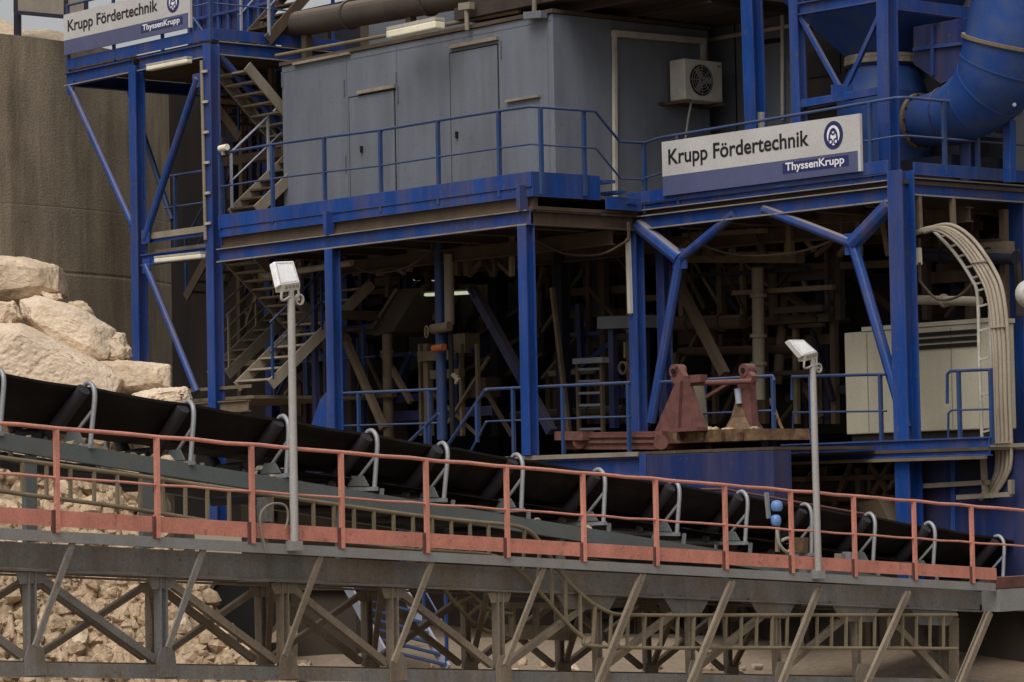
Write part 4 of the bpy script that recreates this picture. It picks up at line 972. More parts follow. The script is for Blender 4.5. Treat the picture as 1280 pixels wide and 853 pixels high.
# cable ladders at the right end
t = thing('cable_ladder', 'beige cable ladder loaded with cables arching down the right end of the plant', 'cable tray', PV(1250, 620, 2.3)); ue = 2.35
def cl(pts, r, mat, nm, n=6, k=6):
    return obj(nm, MB().tube(arc([PV(x, y, ue) for x, y in pts], k), r, n), mat, t)
main = [(1150, 290), (1178, 285), (1206, 303), (1232, 340), (1244, 372), (1250, 430), (1252, 500), (1254, 575), (1248, 600), (1234, 622)]
for dx, dy, nm in ((-8, 3, 0), (10, -4, 0)):
    cl([(x + dx, y + dy) for x, y in main], .026, 'cable_beige', 'side_rail')
for dx in (-5, 0, 5): cl([(x + dx, y) for x, y in main], .03, 'cable_beige', 'cable', 8)
m = MB()
pts = arc([PV(x, y, ue) for x, y in main], 3)
for p in pts[8:-1:6]: m.bar(p - UX * .11 - VX * .03, p + UX * .14 - VX * .03, .03, .02)
each('cable_clip', m, 'cable_beige', t)
t = thing('cable_ladder', 'narrow empty grey cable ladder inside the loaded arching one', 'cable tray', PV(1228, 615, 2.3)); ue = 2.5
inner = [(1166, 288), (1192, 315), (1214, 348), (1222, 372), (1224, 450), (1228, 560), (1230, 622)]
cl(inner, .024, 'conduit', 'side_rail'); cl([(x + 14, y - 6) for x, y in inner[:4]] + [(x + 15, y) for x, y in inner[4:]], .024, 'conduit', 'side_rail')
m = MB(); A_ = arc([PV(x, y, ue) for x, y in inner], 5)
for p in A_[::2]: m.bar(p, p + UX * .2 + Z * .03, .025)
each('rung', m, 'conduit', t)
t = thing('support_bracket', 'pale bracket frame under the foot of the arching cable ladder', 'bracket', PV(1230, 622, 2.25))
m = MB(); 
for p, q in (((1197, 622), (1264, 618)), ((1264, 618), (1264, 600)), ((1150, 608), (1236, 603)), ((1228, 560), (1232, 622))): m.bar(PV(*p, 2.25), PV(*q, 2.25), .06)
obj('frame', m, 'dusty_beige', t)
t = thing('pipe_bridge', 'horizontal beige pipe behind the corner post, above the beige cabinet', 'pipe', PV(1145, 376, 3.2))
obj('tube', MB().tube([PV(1145, 375, 3.1), PV(1225, 377, 3.1)], .065, 10), 'dusty_beige', t); m = MB(); m.ring(PV(1180, 376, 3.1), UX, .06, .03, 12, .04); obj('coupling', m, 'dusty_beige', t)
for (x, y, nm) in ((1117, 322, 'cream lamp box left of the tall corner post, under the deck'), (1149, 320, 'cream lamp box right of the tall corner post, under the deck')):
    t = thing('lamp_box', nm, 'light', PV(x, y + 12, 2.9)); obj('box', MB().bar(PV(x, y + 11, 2.9), PV(x - 1, y - 10, 2.9), .06), 'tube_cream', t); obj('bracket', MB().bar(PV(x, y - 10, 2.95), PV(x, y - 22, 2.95), .03), 'brown_steel', t)
t = thing('floodlight', 'round white floodlight at the right edge of the picture', 'light', PV(1276, 385, 3.4))
c = PV(1286, 368, 3.4); obj('bowl', MB().tube([c - UX * .08 + VX * .05, c, c + UX * .05 - VX * .02], [.15, .19, .12], 20), 'ac_white', t); obj('arm', MB().tube([c, PV(1290, 400, 3.6)], .03), 'conduit', t)
# blue boxes under the right end
t = thing('oil_tank', 'blue panelled tank under the right end of the plant', 'tank', PV(1200, 650, 2.4)); vt = 2.4
ta, tb = uv(PV(1142, 600, vt)), uv(PV(1300, 600, vt)); zt3 = uv(PV(1190, 565, vt))[2]
obj('shell', MB().box(L, ta[0], tb[0], vt, vt + 1.6, 1.0, zt3), 'blue_deep', t)
each('rim', MB().bar(PV(1142, 562, vt - .05), PV(1290, 556, vt - .05), .06, .05).bar(PV(1142, 609, vt - .05), PV(1230, 604, vt - .05), .06, .05), 'dusty_beige', t)
each('stiffener', MB().bar(PV(1148, 566, vt - .03), PV(1148, 690, vt - .03), .08, .06).bar(PV(1193, 566, vt - .03), PV(1194, 690, vt - .03), .08, .06), 'blue_paint', t)
obj('panel', MB().prism([PV(1198, 564, vt - .02), PV(1226, 563, vt - .02), PV(1226, 602, vt - .02), PV(1198, 604, vt - .02)], VX * .015), 'dark_blue', t)
t = thing('braced_support', 'dark brown crossed frame in the shade below the right part of the lower deck', 'frame', L(4, 2.2, 1.2))
for p, q in (((975, 600), (1120, 596)), ((975, 625), (1120, 622)), ((1088, 580), (1110, 615)), ((1118, 570), (1092, 618)), ((1040, 640), (1065, 580))): obj('brace', MB().bar(PV(*p, 2.4), PV(*q, 2.4), .07), 'brown_steel', t)
obj('chute', MB().prism([PV(1068, 628, 2.0), PV(1098, 625, 2.0), PV(1122, 672, 2.0), PV(1095, 672, 2.0)], VX * .5), 'brown_steel', t)
# interior: inclined conveyors, frames, chute
t = thing('inclined_conveyor', 'dark blue inclined conveyor casing deep in the lower storey', 'conveyor', PV(500, 560, 4.2))
obj('casing', MB().prism([PV(440, 515, 4.3), PV(560, 440, 4.3), PV(680, 372, 4.3), PV(680, 440, 4.3), PV(560, 508, 4.3), PV(440, 580, 4.3)], VX * 1.2), 'dark_blue', t)
m = MB()
for (a, b) in (((440, 512), (680, 369)), ((440, 582), (680, 442)), ((440, 548), (680, 406))): m.bar(PV(*a, 4.2), PV(*b, 4.2), .07, .06)
each('flange', m, 'brown_steel', t)
t = thing('strut', 'dark blue diagonal strut running down behind the middle post', 'strut', PV(650, 455, 2.6))
obj('bar', MB().bar(PV(593, 365, 2.6), PV(690, 540, 2.6), .13), 'blue_deep', t); obj('end_plate', MB().bar(PV(590, 360, 2.6), PV(597, 372, 2.6), .22, .04), 'blue_deep', t)
t = thing('chute', 'brown dusty chute hanging under the cabin platform', 'chute', PV(470, 412, 2.4))
obj('trough', MB().prism([PV(428, 414, 2.4), PV(466, 410, 2.4), PV(496, 362, 2.4), PV(524, 360, 2.4), PV(492, 414, 2.4), PV(470, 420, 2.4)], VX * .9), 'pipe_brown', t)
obj('lip', MB().tube([PV(428, 413, 2.35), PV(466, 409, 2.35), PV(496, 361, 2.35)], .03), 'tan_beam', t)
obj('shelf', MB().prism([PV(418, 392, 2.6), PV(478, 380, 2.6), PV(478, 372, 2.6), PV(418, 384, 2.6)], VX * .8), 'roof_brown', t)
obj('hanger', MB().bar(PV(486, 300, 2.6), PV(486, 372, 2.6), .09), 'tan_beam', t); obj('hanger', MB().bar(PV(396, 300, 2.3), PV(396, 362, 2.3), .06), 'dusty_beige', t)
t = thing('pipe_stack', 'beige vertical pipe below the brown chute', 'pipe', PV(485, 545, 2.4))
obj('tube', MB().tube([PV(484, 412, 2.5), PV(486, 548, 2.5)], .085, 10), 'tan_beam', t); m = MB(); m.ring(PV(484, 440, 2.5), Z, .08, .03, 12, .04); obj('collar', m, 'tan_beam', t)
t = thing('strut', 'tan diagonal strut below the brown chute, left of the beige pipe', 'strut', PV(480, 535, 2.2))
obj('bar', MB().bar(PV(430, 420, 2.1), PV(480, 536, 2.1), .1), 'tan_beam', t); obj('end_plate', MB().bar(PV(426, 414, 2.1), PV(434, 426, 2.1), .2, .03), 'tan_beam', t)
t = thing('valve_pipe', 'vertical blue pipe with a handwheel valve under the cabin platform', 'pipe', PV(552, 550, 1.5))
obj('tube', MB().tube([PV(549, 300, 1.6), PV(553, 550, 1.6)], .085, 10), 'blue_rail', t)
obj('sleeve', MB().tube([PV(561, 318, 1.55), PV(562, 406, 1.55)], .075, 10), 'dusty_beige', t)
wv = PV(533, 415, 1.3); o = MB(); o.ring(wv, UX * .4 + VX, .075, .02, 16, .02)
for k in range(3): dv = UX * math.cos(k * 2.1) + Z * math.sin(k * 2.1); o.bar(wv, wv + dv * .08, .014)
obj('handwheel', o, 'tan_beam', t)
obj('valve_body', MB().tube([PV(540, 412, 1.4), PV(562, 408, 1.45)], .075, 10), 'tan_beam', t)
obj('cap', MB().tube([PV(542, 436, 1.4), PV(555, 434, 1.4)], .055, 10), 'orange_paint', t)
obj('cross_pipe', MB().tube([PV(563, 410, 1.55), PV(566, 548, 1.55)], .04, 8), 'dark_steel', t)
o = MB(); o.bar(PV(566, 468, 1.5), PV(574, 476, 1.5), .05); o.bar(PV(572, 470, 1.5), PV(570, 480, 1.5), .04); obj('lever', o, 'dusty_beige', t)
tube_light('greenish strip light glowing faintly in the dark lower storey', PV(533, 368, 2.6), PV(592, 365, 2.6), 'tube_lit', h=.07)
t = thing('strip_light', 'tall pale upright strip light left of the double post', 'light', PV(788, 390, 2.0))
obj('diffuser', MB().bar(PV(788, 392, 1.95), PV(785, 298, 1.95), .055, .06), 'ac_white', t); obj('housing', MB().bar(PV(790, 394, 2.0), PV(787, 296, 2.0), .06, .03), 'conduit', t)
t = thing('press_frame', 'dark grey portal frame with a hanging hook left of the double post', 'frame', PV(785, 525, 2.8))
obj('lintel', MB().bar(PV(756, 404, 2.9), PV(815, 402, 2.9), .3, .18), 'cabin_grey', t)
for x in (766, 806): obj('post', MB().bar(PV(x, 412, 2.9), PV(x + 2, 535, 2.9), .1), 'blue_deep' if x == 766 else 'dark_blue', t)
obj('cross_bar', MB().bar(PV(770, 422, 2.95), PV(806, 420, 2.95), .1, .09), 'dark_steel', t)
o = MB(); o.tube([PV(781, 428, 2.8), PV(781, 448, 2.8)], .02); o.ring(PV(779, 460, 2.8), VX, .07, .03, 14, .04); obj('hook', o, 'tan_beam', t)
t = thing('cage_ladder', 'dark grey caged ladder standing beside the portal frame', 'ladder', PV(737, 545, 2.4))
for x in (722, 752): obj('stile', MB().bar(PV(x, 450, 2.4), PV(x + 2, 545, 2.4), .05), 'brown_steel', t)
for k in range(6): obj('rung', MB().bar(PV(723, 462 + 15 * k, 2.4), PV(753, 461 + 15 * k, 2.4), .035), 'cabin_grey', t)
obj('top_plate', MB().bar(PV(720, 452, 2.35), PV(757, 450, 2.35), .14, .08), 'cabin_grey', t)
for (x0, y0, x1, y1, v, w_, mat, lb) in ((701, 305, 706, 545, 3.2, .16, 'dark_blue', 'dark slim post deep in the lower storey, left of the caged ladder'), (724, 380, 727, 450, 3.8, .09, 'blue_deep', 'thin dark blue post rising behind the caged ladder'), (690, 360, 712, 545, 2.8, .06, 'tan_beam', 'thin leaning tan bar beside the dark slim post'),
                                   (620, 300, 623, 545, 4.0, .16, 'dark_blue', 'dark post behind the inclined conveyor casing'), (448, 330, 452, 545, 3.6, .14, 'dark_blue', 'dark post behind the tan diagonal strut'), (610, 295, 700, 290, 2.2, .14, 'brown_steel', 'short dusty beam stub under the cabin platform, right of the valve pipe'), (565, 296, 606, 292, 1.9, .2, 'tan_beam', 'dusty tan beam stub under the cabin platform, above the valve pipe')):
    t = thing('support_post' if abs(y1 - y0) > 30 else 'beam_stub', lb, 'post' if abs(y1 - y0) > 30 else 'beam', PV(x1, y1, v)); obj('shaft', MB().bar(PV(x0, y0, v), PV(x1, y1, v), w_), mat, t)
    obj('end_plate', MB().bar(PV(x1, y1, v), PV(x1, y1, v) + Z * .02, w_ * 1.5), mat, t)
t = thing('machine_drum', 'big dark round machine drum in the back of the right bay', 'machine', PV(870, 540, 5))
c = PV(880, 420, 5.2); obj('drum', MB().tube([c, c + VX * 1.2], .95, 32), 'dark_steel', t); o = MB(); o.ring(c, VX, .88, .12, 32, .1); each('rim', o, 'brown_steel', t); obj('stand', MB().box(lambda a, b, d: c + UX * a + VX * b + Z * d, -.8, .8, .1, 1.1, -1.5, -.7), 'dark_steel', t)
t = thing('shade_hull', 'dark brown hull added at the back of the right bay to keep it dim', 'machine', PV(1000, 540, 5.4))  # added dark mass that deepens the shade in the right bay
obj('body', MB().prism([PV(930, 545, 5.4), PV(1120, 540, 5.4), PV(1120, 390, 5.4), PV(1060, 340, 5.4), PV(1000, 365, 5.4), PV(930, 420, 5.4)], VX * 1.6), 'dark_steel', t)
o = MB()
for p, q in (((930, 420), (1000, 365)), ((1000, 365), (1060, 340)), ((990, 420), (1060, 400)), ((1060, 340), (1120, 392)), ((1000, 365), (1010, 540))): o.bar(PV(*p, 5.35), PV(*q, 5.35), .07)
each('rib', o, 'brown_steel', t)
t = thing('hose', 'thin brown hose drooping over the deck right of the second lug', 'hose', PV(972, 548, 1.9))
obj('tube', MB().tube(arc([PV(966, 505, 1.95), PV(972, 522, 1.9), PV(980, 540, 1.9), PV(992, 548, 1.9)], 5), .025, 6), 'rust', t)
obj('coupling', MB().tube([PV(966, 507, 1.95), PV(965, 498, 1.95)], .04, 8), 'brown_steel', t)
# blue stair down to the ground under the gallery
a1, a0 = PD(424, 714, 41.6), PD(480, 818, 40.4)
stair('blue steel stair with pale edges leading down to the ground under the conveyor', a0, a1, PD(560, 838, 40.2) - a0, 8, 'blue_rail', 'handrail_pale', .2, (1,), 'blue_rail')
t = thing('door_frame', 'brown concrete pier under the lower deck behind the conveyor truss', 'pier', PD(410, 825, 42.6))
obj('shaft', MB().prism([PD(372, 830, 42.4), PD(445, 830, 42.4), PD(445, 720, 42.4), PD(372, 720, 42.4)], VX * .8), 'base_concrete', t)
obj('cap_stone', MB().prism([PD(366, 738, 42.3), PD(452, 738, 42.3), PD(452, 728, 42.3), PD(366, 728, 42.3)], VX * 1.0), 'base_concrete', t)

rnd = random.Random(21)
hang = (('thin black cable sagging under the cabin platform near the left post', (425, 318), (540, 312), 26, 1.2), ('thin black cable sagging between the middle and double posts', (672, 300), (786, 300), 20, 1.5),
        ('thin cable sagging beneath the right deck between the forked braces', (862, 300), (1052, 296), 22, 2.6), ('brown hose sagging behind the tall corner post', (1150, 352), (1222, 346), 26, 2.8))
for lb, a, b, sag, v in hang:
    t = thing('cable', lb, 'cable', PV((a[0] + b[0]) / 2, a[1] + sag, v))
    obj('run', MB().tube(arc([PV(a[0], a[1], v), PV(a[0] * .7 + b[0] * .3, a[1] + sag * .85, v), PV(a[0] * .3 + b[0] * .7, b[1] + sag * .9, v), PV(b[0], b[1], v)], 5), .018, 6), 'brown_steel', t)
    each('tie', MB().bar(PV(*a, v), PV(*a, v) + Z * .25, .03).bar(PV(*b, v), PV(*b, v) + Z * .25, .03), 'brown_steel', t)
for k, (x, y, x2, y2, v, w_, mat, lb) in enumerate((
    (430, 330, 545, 322, 3.4, .12, 'brown_steel', 'dusty brown pipe crossing behind the brown chute'), (520, 345, 800, 336, 5.0, .16, 'roof_brown', 'dark brown pipe crossing far back in the lower storey'),
    (640, 520, 780, 512, 3.4, .14, 'roof_brown', 'dark brown pipe low behind the middle railing'), (850, 440, 1000, 436, 4.6, .13, 'brown_steel', 'brown pipe level across the back of the right bay'),
    (840, 405, 930, 402, 4.2, .22, 'brown_steel', 'thick brown pipe behind the left forked brace'), (1150, 318, 1270, 322, 4.0, .2, 'dark_blue', 'dark pipe behind the arching cable ladder'))):
    t = thing('pipe', lb, 'pipe', PV(x, y, v)); p, q = PV(x, y, v), PV(x2, y2, v)
    obj('tube', MB().tube([p, q], w_ / 2, 12), mat, t); each('flange', MB().ring(p.lerp(q, .25), q - p, w_ / 2 - .005, .035, 14, .04).ring(p.lerp(q, .7), q - p, w_ / 2 - .005, .035, 14, .04), mat, t)

# dense dusty steelwork in the lower storey
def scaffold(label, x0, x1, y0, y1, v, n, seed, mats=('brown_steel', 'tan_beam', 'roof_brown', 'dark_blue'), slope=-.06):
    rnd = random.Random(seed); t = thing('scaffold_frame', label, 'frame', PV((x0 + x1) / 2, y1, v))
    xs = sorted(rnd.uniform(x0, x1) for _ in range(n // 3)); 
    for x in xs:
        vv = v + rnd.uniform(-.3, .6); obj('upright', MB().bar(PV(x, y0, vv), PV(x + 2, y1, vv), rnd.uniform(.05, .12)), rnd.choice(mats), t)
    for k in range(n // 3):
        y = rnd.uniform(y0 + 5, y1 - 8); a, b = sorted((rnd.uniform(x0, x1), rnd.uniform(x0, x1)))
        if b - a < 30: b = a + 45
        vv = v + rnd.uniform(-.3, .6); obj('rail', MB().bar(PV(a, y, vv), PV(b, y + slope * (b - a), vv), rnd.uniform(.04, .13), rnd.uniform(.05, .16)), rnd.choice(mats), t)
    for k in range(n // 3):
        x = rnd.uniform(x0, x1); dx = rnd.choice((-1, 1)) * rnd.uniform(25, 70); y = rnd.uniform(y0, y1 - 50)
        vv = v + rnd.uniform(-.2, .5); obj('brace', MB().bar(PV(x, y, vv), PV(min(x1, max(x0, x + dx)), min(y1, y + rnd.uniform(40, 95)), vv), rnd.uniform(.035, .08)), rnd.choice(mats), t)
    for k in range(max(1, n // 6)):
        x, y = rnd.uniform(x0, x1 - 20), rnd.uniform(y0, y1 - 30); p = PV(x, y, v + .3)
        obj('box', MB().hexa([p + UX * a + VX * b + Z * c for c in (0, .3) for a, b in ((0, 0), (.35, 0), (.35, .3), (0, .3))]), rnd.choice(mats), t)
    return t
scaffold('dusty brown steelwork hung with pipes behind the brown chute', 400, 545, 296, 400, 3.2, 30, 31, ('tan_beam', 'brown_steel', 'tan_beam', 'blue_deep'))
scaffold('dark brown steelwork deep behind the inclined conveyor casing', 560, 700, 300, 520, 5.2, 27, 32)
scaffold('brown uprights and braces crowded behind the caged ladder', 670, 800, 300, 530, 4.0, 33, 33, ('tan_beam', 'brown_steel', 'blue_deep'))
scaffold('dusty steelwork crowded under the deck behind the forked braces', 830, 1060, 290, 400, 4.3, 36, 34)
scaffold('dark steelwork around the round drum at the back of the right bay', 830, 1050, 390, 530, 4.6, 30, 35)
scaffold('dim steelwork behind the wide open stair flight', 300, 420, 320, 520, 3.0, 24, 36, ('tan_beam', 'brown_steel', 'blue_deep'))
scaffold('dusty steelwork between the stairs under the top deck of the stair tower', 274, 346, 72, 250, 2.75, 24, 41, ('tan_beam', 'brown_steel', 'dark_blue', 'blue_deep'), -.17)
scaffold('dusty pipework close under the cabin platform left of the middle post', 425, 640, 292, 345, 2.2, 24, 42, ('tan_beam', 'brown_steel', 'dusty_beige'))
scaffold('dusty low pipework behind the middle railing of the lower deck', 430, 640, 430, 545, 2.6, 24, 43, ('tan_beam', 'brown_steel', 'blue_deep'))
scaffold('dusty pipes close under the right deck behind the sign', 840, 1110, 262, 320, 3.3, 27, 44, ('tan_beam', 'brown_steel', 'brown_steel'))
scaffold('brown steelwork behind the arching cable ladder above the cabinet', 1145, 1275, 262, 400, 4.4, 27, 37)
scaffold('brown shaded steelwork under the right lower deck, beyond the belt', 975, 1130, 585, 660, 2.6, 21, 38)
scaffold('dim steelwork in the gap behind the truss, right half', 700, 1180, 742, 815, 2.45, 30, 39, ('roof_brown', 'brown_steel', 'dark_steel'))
for x, lb in ((838, 'dark brown stub column under the plant seen through the right half of the truss'), (1076, 'dark brown stub column under the plant near the right end of the truss')):
    t = thing('stub_column', lb, 'column', PV(x, 850, 2.3)); obj('shaft', MB().ib(PV(x, 850, 2.3), PV(x - 2, 740, 2.3), .2, .2, VX), 'brown_steel', t); obj('base_plate', MB().bar(PV(x, 850, 2.3), PV(x, 847, 2.3), .4), 'rust', t)
t = thing('timber_block', 'dark timber block lying on the ground behind the right half of the truss', 'block', PV(872, 832, 1.9)); p = PV(855, 836, 1.9)
obj('block', MB().hexa([p + UX * a + VX * b + Z * c for c in (0, .22) for a, b in ((0, 0), (.55, 0), (.55, .35), (0, .35))]), 'roof_brown', t); obj('skid', MB().bar(p - Z * .04, p - Z * .04 + UX * 1.3, .1, .08), 'brown_steel', t)

rnd = random.Random(9)
for k in range(22):
    o = stones[k % 6].copy(); COL.objects.link(o); s = rnd.uniform(.35, .8); o.scale = (s, s, s * .6)
    o.location = PV(rnd.uniform(845, 950), 537, .5); o.rotation_euler = (0, 0, rnd.uniform(0, 6)); tag(o, 'lump of dirt lying on the rusty red machine frame', 'stone', 'dirt lumps on the machine frame')
# ================================================================== conveyor gallery (own unit)
UNIT = GK
def zr_(s): return 3.33 - .0638 * s            # top of the red rail
def zt(s): return zr_(s) - 1.135               # walkway level
SP = 1.443
S0, S1 = -3.0, 17.9
t = thing('conveyor_gallery', 'long grey steel truss gallery carrying the black conveyor across the picture', 'gallery', G(0, .3, .5)); gal = t
def gp(x, y, w_=.3): return PW(x, y, w_)
m = MB(); m.prism([G(S0, 0, zt(S0) + .0), G(S1, 0, zt(S1)), G(S1, 0, zt(S1) - .12), G(S0, 0, zt(S0) - .12)], GNk * .08); obj('walkway_edge', m, 'gallery_edge', t)
m = MB(); m.prism([G(S0, .32, zt(S0) - .005), G(S1, .32, zt(S1) - .005), G(S1, .32, zt(S1) - .05), G(S0, .32, zt(S0) - .05)], GNk * .56); obj('walkway_grating', m, 'gallery_grey', t)
def girder(w_, mat):
    m = MB()
    for a, b in ((S0, 7.9),):
        m.prism([G(a, w_, zt(a) - .13), G(b, w_, zt(b) - .13), G(b, w_, zt(b) - .41), G(a, w_, zt(a) - .41)], GNk * .02)
        m.prism([G(a, w_ - .07, zt(a) - .42), G(b, w_ - .07, zt(b) - .42), G(b, w_ - .07, zt(b) - .445), G(a, w_ - .07, zt(a) - .445)], GNk * .16)
    a, b = 7.9, S1
    m.prism([G(a, w_, zt(a) - .13), G(b, w_, zt(b) - .13), G(b, w_, zt(b) - .40), G(a, w_, zt(a) - .40)], GNk * .02)
    m.prism([G(a, w_ - .07, zt(a) - .41), G(b, w_ - .07, zt(b) - .41), G(b, w_ - .07, zt(b) - .435), G(a, w_ - .07, zt(a) - .435)], GNk * .16)
    return obj('girder', m, mat, t)
girder(.3, 'gallery_grey'); girder(2.7, 'truss_brown')
def zc(s): return .585 - .0638 * s              # underside of the bottom chord
for w_, mt in ((.3, 'gallery_grey'), (2.7, 'truss_brown')):
    m = MB(); m.prism([G(S0, w_ - .06, zc(S0) + .16), G(S1, w_ - .06, zc(S1) + .16), G(S1, w_ - .06, zc(S1)), G(S0, w_ - .06, zc(S0))], GNk * .15); obj('bottom_chord', m, mt, t)
m = MB()
for i in range(14):
    s = -2.2 + SP * i; m.bar(G(s, .38, zc(s) + .08), G(s, 2.62, zc(s) + .08), .1); m.bar(G(s, .38, zt(s) - .3), G(s, 2.62, zt(s) - .3), .1, .2)
each('cross_member', m, 'truss_brown', t)
SH = G(0, .3, 0)
posts = [-130] + [-120 + 0, 38, 202, 354, 491, 623, 746, 862, 970, 1070]
pv = [sw(PW(x, 715 + (x - 200) * .022, .3))[0] for x in posts[1:]]
for i, s in enumerate(pv):
    far = i >= 6
    zc_ = zc(s) + .17; zg = zt(s) - (.44 if far else .45)
    wd = .12 if i < 6 else .09
    for w_, mt in ((.3, 'gallery_grey' if i < 3 else 'truss_brown'), (2.7, 'truss_brown')):
        obj('post', MB().ib(G(s, w_ + .02, zc_), G(s, w_ + .02, zg), wd, .11, GD, .018), mt, t)
        m = MB(); k = .15
        m.prism([G(s - k, w_ - .065, zc(s) + .02), G(s + k, w_ - .065, zc(s) + .02), G(s + k * .8, w_ - .065, zc(s) + .3), G(s + k * .3, w_ - .065, zc(s) + .36), G(s - k * .6, w_ - .065, zc(s) + .36), G(s - k, w_ - .065, zc(s) + .22)], -GNk * .012)
        m.prism([G(s - .22, w_ - .01, zg), G(s + .22, w_ - .01, zg), G(s + .16, w_ - .01, zg - .13), G(s - .16, w_ - .01, zg - .13)], -GNk * .012)
        each('gusset_plate', m, mt, t)
for i in range(len(pv) - 1):
    a, b = pv[i], pv[i + 1]
    for w_, mt in ((.3, 'gallery_grey' if i < 2 else 'truss_brown'), (2.7, 'truss_brown')):
        if i < 5: p, q = G(a + .12, w_ + .02, zt(a) - .51), G(b - .14, w_ + .02, zc(b) + .24)
        else: p, q = G(b - .1, w_ + .02, zt(b) - .5), G(a + .14, w_ + .02, zc(a) + .24)
        obj('diagonal', MB().bar(p, q, .085, .085), mt, t)
    obj('diagonal', MB().bar(*((G(b - .12, 2.72, zt(b) - .5), G(a + .14, 2.72, zc(a) + .24)) if i < 5 else (G(a + .12, 2.72, zt(a) - .5), G(b - .14, 2.72, zc(b) + .24))), .075, .075), 'truss_brown', t)
    obj('wind_brace', MB().bar(G(a, .5, zt(a) - .45), G(b, 2.6, zc(b) + .3), .07), 'truss_brown', t)
obj('diagonal', MB().bar(PW(1120, 784, .32), PW(1185, 853, .32), .1), 'truss_brown', t)
# cantilever knee braces from the walkway edge down to the truss
for (xa, ya, xb, yb, dbl) in ((92, 675, 44, 808, 0), (255, 684, 210, 810, 0), (402, 692, 356, 820, 0), (540, 702, 492, 828, 0), (680, 709, 632, 832, 0), (803, 718, 742, 870, 1), (915, 727, 856, 872, 1), (1024, 734, 970, 872, 1), (1135, 740, 1076, 872, 1), (-72, 668, -120, 800, 0)):
    m = MB(); p, q = PW(xa, ya, .03), PW(xb, yb, .06)
    if dbl:
        for k in (-.036, .036): m.bar(p + GDk * k, q + GDk * k, .045, .05, GN)
    else: m.bar(p, q, .075, .03, GN); m.bar(p + GDk * .03 + GNk * .05, q + GDk * .03 + GNk * .05, .015, .06, GN)
    obj('knee_brace', m, 'gallery_grey' if xa < 300 else 'truss_brown', t)
# end box, column and strut at the right
m = MB(); pe = sw(PW(1246, 735, .02))[0]
m.box(G, pe, pe + 2.2, -.02, .3, sw(PW(1246, 765, .02))[2], sw(PW(1246, 737, .02))[2]); obj('end_box', m, 'gallery_edge', t)
m = MB(); m.box(G, pe, pe + 2.2, -.01, .25, sw(PW(1246, 736, .02))[2], sw(PW(1246, 722, .02))[2]); obj('end_timber', m, 'red_oxide', t)
obj('end_strut', MB().ib(PW(1236, 766, .1), PW(1193, 870, .1), .1, .1, GN), 'truss_brown', t)
obj('end_column', MB().ib(PW(1186, 772, .5), PW(1186, 900, .5), .24, .2, GN), 'truss_brown', t)
m = MB()
for x0, x1 in ((706, 762), (842, 876), (950, 984), (1052, 1090), (1150, 1186)):
    k = (x0 - 700) * .045
    m.prism([PW(x0 - 14, 736 + k, .27), PW(x1 + 14, 737 + k, .27), PW(x1, 762 + k, .27), PW(x0, 761 + k, .27)], GNk * .02)
each('haunch_plate', m, 'gallery_grey', t)
# red railing
tops = [G(-3 + .5 * k, .008 * math.sin(k * 1.9), zr_(-3 + .5 * k) + .007 * math.sin(k * 2.7)) for k in range(46)]
posts = [G(SP * i, 0, zr_(SP * i)) for i in range(-2, 14) if i != 13] 
r = railing('long salmon red guard railing along the conveyor walkway', tops, posts, 1.15, .545, None, 'red_rail', .024, pw=.052)
m = MB()
for i in range(-2, 12):
    a, b = SP * i + .028, SP * (i + 1) - .028; m.prism([G(a, .005, zr_(a) - .905), G(b, .005, zr_(b) - .905), G(b, .005, zr_(b) - 1.085), G(a, .005, zr_(a) - 1.085)], GNk * .012)
a, b = SP * 12 + .028, SP * 12 + .62; m.prism([G(a, .005, zr_(a) - .905), G(b, .005, zr_(b) - .905), G(b, .005, zr_(b) - 1.085), G(a, .005, zr_(a) - 1.085)], GNk * .012)
each('toe_board', m, 'red_rail', r)
m = MB()
for i in range(-2, 13): s = SP * i; m.box(G, s - .075, s - .027, -.012, .02, zr_(s) - 1.15, zr_(s) - .9)
each('clamp_plate', m, 'red_oxide', r)
# belt conveyor
SL = .1168
def zh(s): return 4.05 - SL * s                # top of the idler hoops
S2 = 21.5
t = thing('belt_conveyor', 'black troughed conveyor belt descending to the right above the gallery', 'conveyor', G(0, 1.9, zh(0) - .6))
def strip(prof, s0, s1, th, n=24):
    m = MB(); vs = []
    for k in range(n + 1):
        s = s0 + (s1 - s0) * k / n
        sag = .02 * math.sin(math.pi * ((s / 1.508) % 1))
        for (w_, dz) in prof: vs.append(G(s, w_, zh(s) + dz - sag))
        for (w_, dz) in reversed(prof): vs.append(G(s, w_, zh(s) + dz - sag - th))
    c = 2 * len(prof)
    m.add(vs, [(k * c + i, k * c + (i + 1) % c, (k + 1) * c + (i + 1) % c, (k + 1) * c + i) for k in range(n) for i in range(c)]); return m
obj('carrying_belt', strip([(1.13, -.035), (1.30, -.14), (1.62, -.44), (2.1, -.47), (2.45, -.16), (2.62, -.035)], S0, S2, .03, 98), 'rubber', t)
obj('return_belt', strip([(1.25, -.90), (2.5, -.90)], 5.2, S2, .03), 'rubber', t)
obj('spill_plate', strip([(1.34, -.60), (2.3, -.60)], 5.0, S2, .01), 'rubber', t)
m = MB()
def zs(s): return 3.315 - .1285 * s
for w_ in (1.0, 2.75):
    m.prism([G(S0, w_, zs(S0)), G(S2, w_, zs(S2)), G(S2, w_, zs(S2) - .03), G(S0, w_, zs(S0) - .03)], GNk * .1)
    m.prism([G(S0, w_, zs(S0) - .03), G(S2, w_, zs(S2) - .03), G(S2, w_, zs(S2) - .17), G(S0, w_, zs(S0) - .17)], GNk * .02)
    m.prism([G(S0, w_ - .03, zs(S0) - .17), G(S2, w_ - .03, zs(S2) - .17), G(S2, w_ - .03, zs(S2) - .195), G(S0, w_ - .03, zs(S0) - .195)], GNk * .12)
obj('stringer', m, 'stringer_grey', t)
